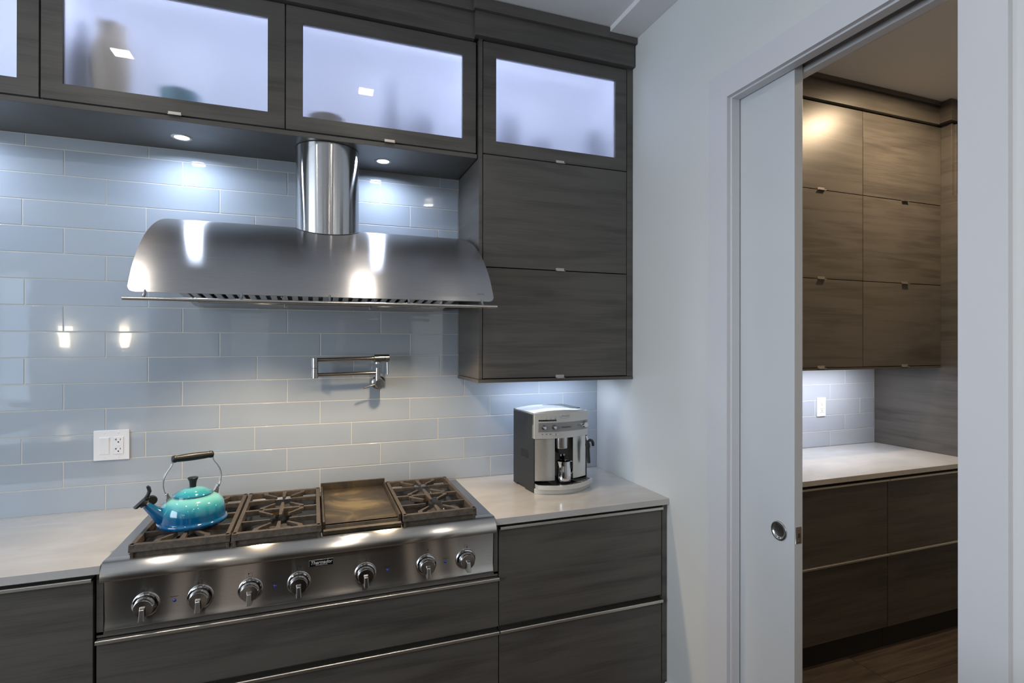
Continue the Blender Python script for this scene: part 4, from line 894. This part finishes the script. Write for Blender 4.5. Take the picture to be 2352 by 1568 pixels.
tag(B(2.3, 3.2, -0.23, -0.21, 1.4135, 1.4229).build('under_cabinet_light', STRIP, org=(2.75, -0.22, 1.414)), 'slim light strip under the pantry wall cabinets', 'light')

# ------------------------------------------------------------------ ceiling fixtures and the room behind the camera
for k, (x, y) in enumerate(DOWN):
    t = thing('recessed_downlight', ['square recessed ceiling downlight mirrored in the left glass cabinet door', 'square recessed ceiling downlight mirrored in the middle glass cabinet door'][k] if k in (0, 1) else ('square recessed ceiling downlight near the doorway wall, mirrored in the tiles right of the chimney' if k == 3 else 'square recessed ceiling downlight behind the photographer'), 'light', (x, y, CZ), group='square ceiling downlights')
    MB().box(x - 0.055, x + 0.055, y - 0.055, y - 0.043, CZ - 0.003, CZ).box(x - 0.055, x + 0.055, y + 0.043, y + 0.055, CZ - 0.003, CZ).box(x - 0.055, x - 0.043, y - 0.043, y + 0.043, CZ - 0.003, CZ).box(x + 0.043, x + 0.055, y - 0.043, y + 0.043, CZ - 0.003, CZ).build('trim_frame', WHITEP, t)
    B(x - 0.039, x + 0.039, y - 0.039, y + 0.039, CZ - 0.002, CZ - 0.0002).build('lens', DLENS, t)
for x, y, lab in ((2.98, -0.85, 'round downlight in the pantry ceiling near the wall cabinets'), (2.3, -1.5, 'round downlight in the pantry ceiling near the doorway')):
    t = thing('pantry_downlight_fixture', lab, 'light', (x, y, 2.975))
    MB().lathe([(0.046, 0.0), (0.048, -0.003), (0.060, -0.004), (0.062, 0.0)], (x, y, 2.975), 32, close=True).build('trim_ring', WHITEP, t, smooth=50)
    MB().lathe([(0.0, -0.0004), (0.045, -0.0004), (0.045, -0.0012), (0.0, -0.0012)], (x, y, 2.975), 24).build('lens', WLENS, t)
for k, x in enumerate((-3.02, -2.36)):
    t = thing('wall_sconce', 'warm wall sconce on the rear wall, ' + ('nearer the left window' if k == 0 else 'further from the left window'), 'lamp', (x, -5.99, 1.55))
    B(x - 0.04, x + 0.04, -5.999, -5.985, 1.50, 1.75).build('back_plate', NICKEL, t); MB().lathe([(0.045, 0.0), (0.055, 0.25), (0.053, 0.25), (0.043, 0.0)], (x, -5.92, 1.52), 24, close=True).build('shade', SCONCE, t, smooth=50)
isl = thing('unseen_island', 'unseen dark island with white top below the camera, pale panels added for reflections in the steel', 'island', (-0.5, -2.2, 0))  # invented island, out of view, there to be mirrored in the rangetop front
B(-2.0, 0.80, -2.80, -1.89, 0.0, 0.875).build('body', WOODDARK, isl, bevel=0.002); B(-2.03, 0.805, -2.84, -1.862, 0.8755, 0.914).build('top', QUARTZ, isl, bevel=0.002)
PALE = mat('pale_reflector', (0.85, 0.77, 0.70), 0.5)
for xa, xb in ((-1.30, -1.00), (-0.700, -0.620), (-0.480, -0.386), (-0.383, -0.300), (0.490, 0.540), (0.630, 0.680), (0.750, 0.798)):  # added pale strips that reflect as bright bands in the steel front
    B(xa, xb, -1.89, -1.875, 0.02, 0.87).build('pale_reflector', PALE, isl, bevel=0.001)
for k, (xa, xb) in enumerate(((-2.05, -1.68), (-1.30, -1.12), (-0.62, 0.28), (0.42, 1.37))):  # added out of view: dark uprights to give the steel reflections contrast
    t = thing('reflection_cabinet', 'unseen dark tall cabinet added on the rear wall for reflections, ' + ['leftmost', 'second from the left', 'third from the left', 'rightmost'][k], 'cabinet', ((xa + xb) / 2, -5.9, 0))
    B(xa, xb, -5.999, -5.70, 0.0, 2.45).build('body', WOODDARK, t); B(xa + 0.002, xb - 0.002, -5.70, -5.68, 0.10, 2.44).build('door', WOOD, t, bevel=0.001)
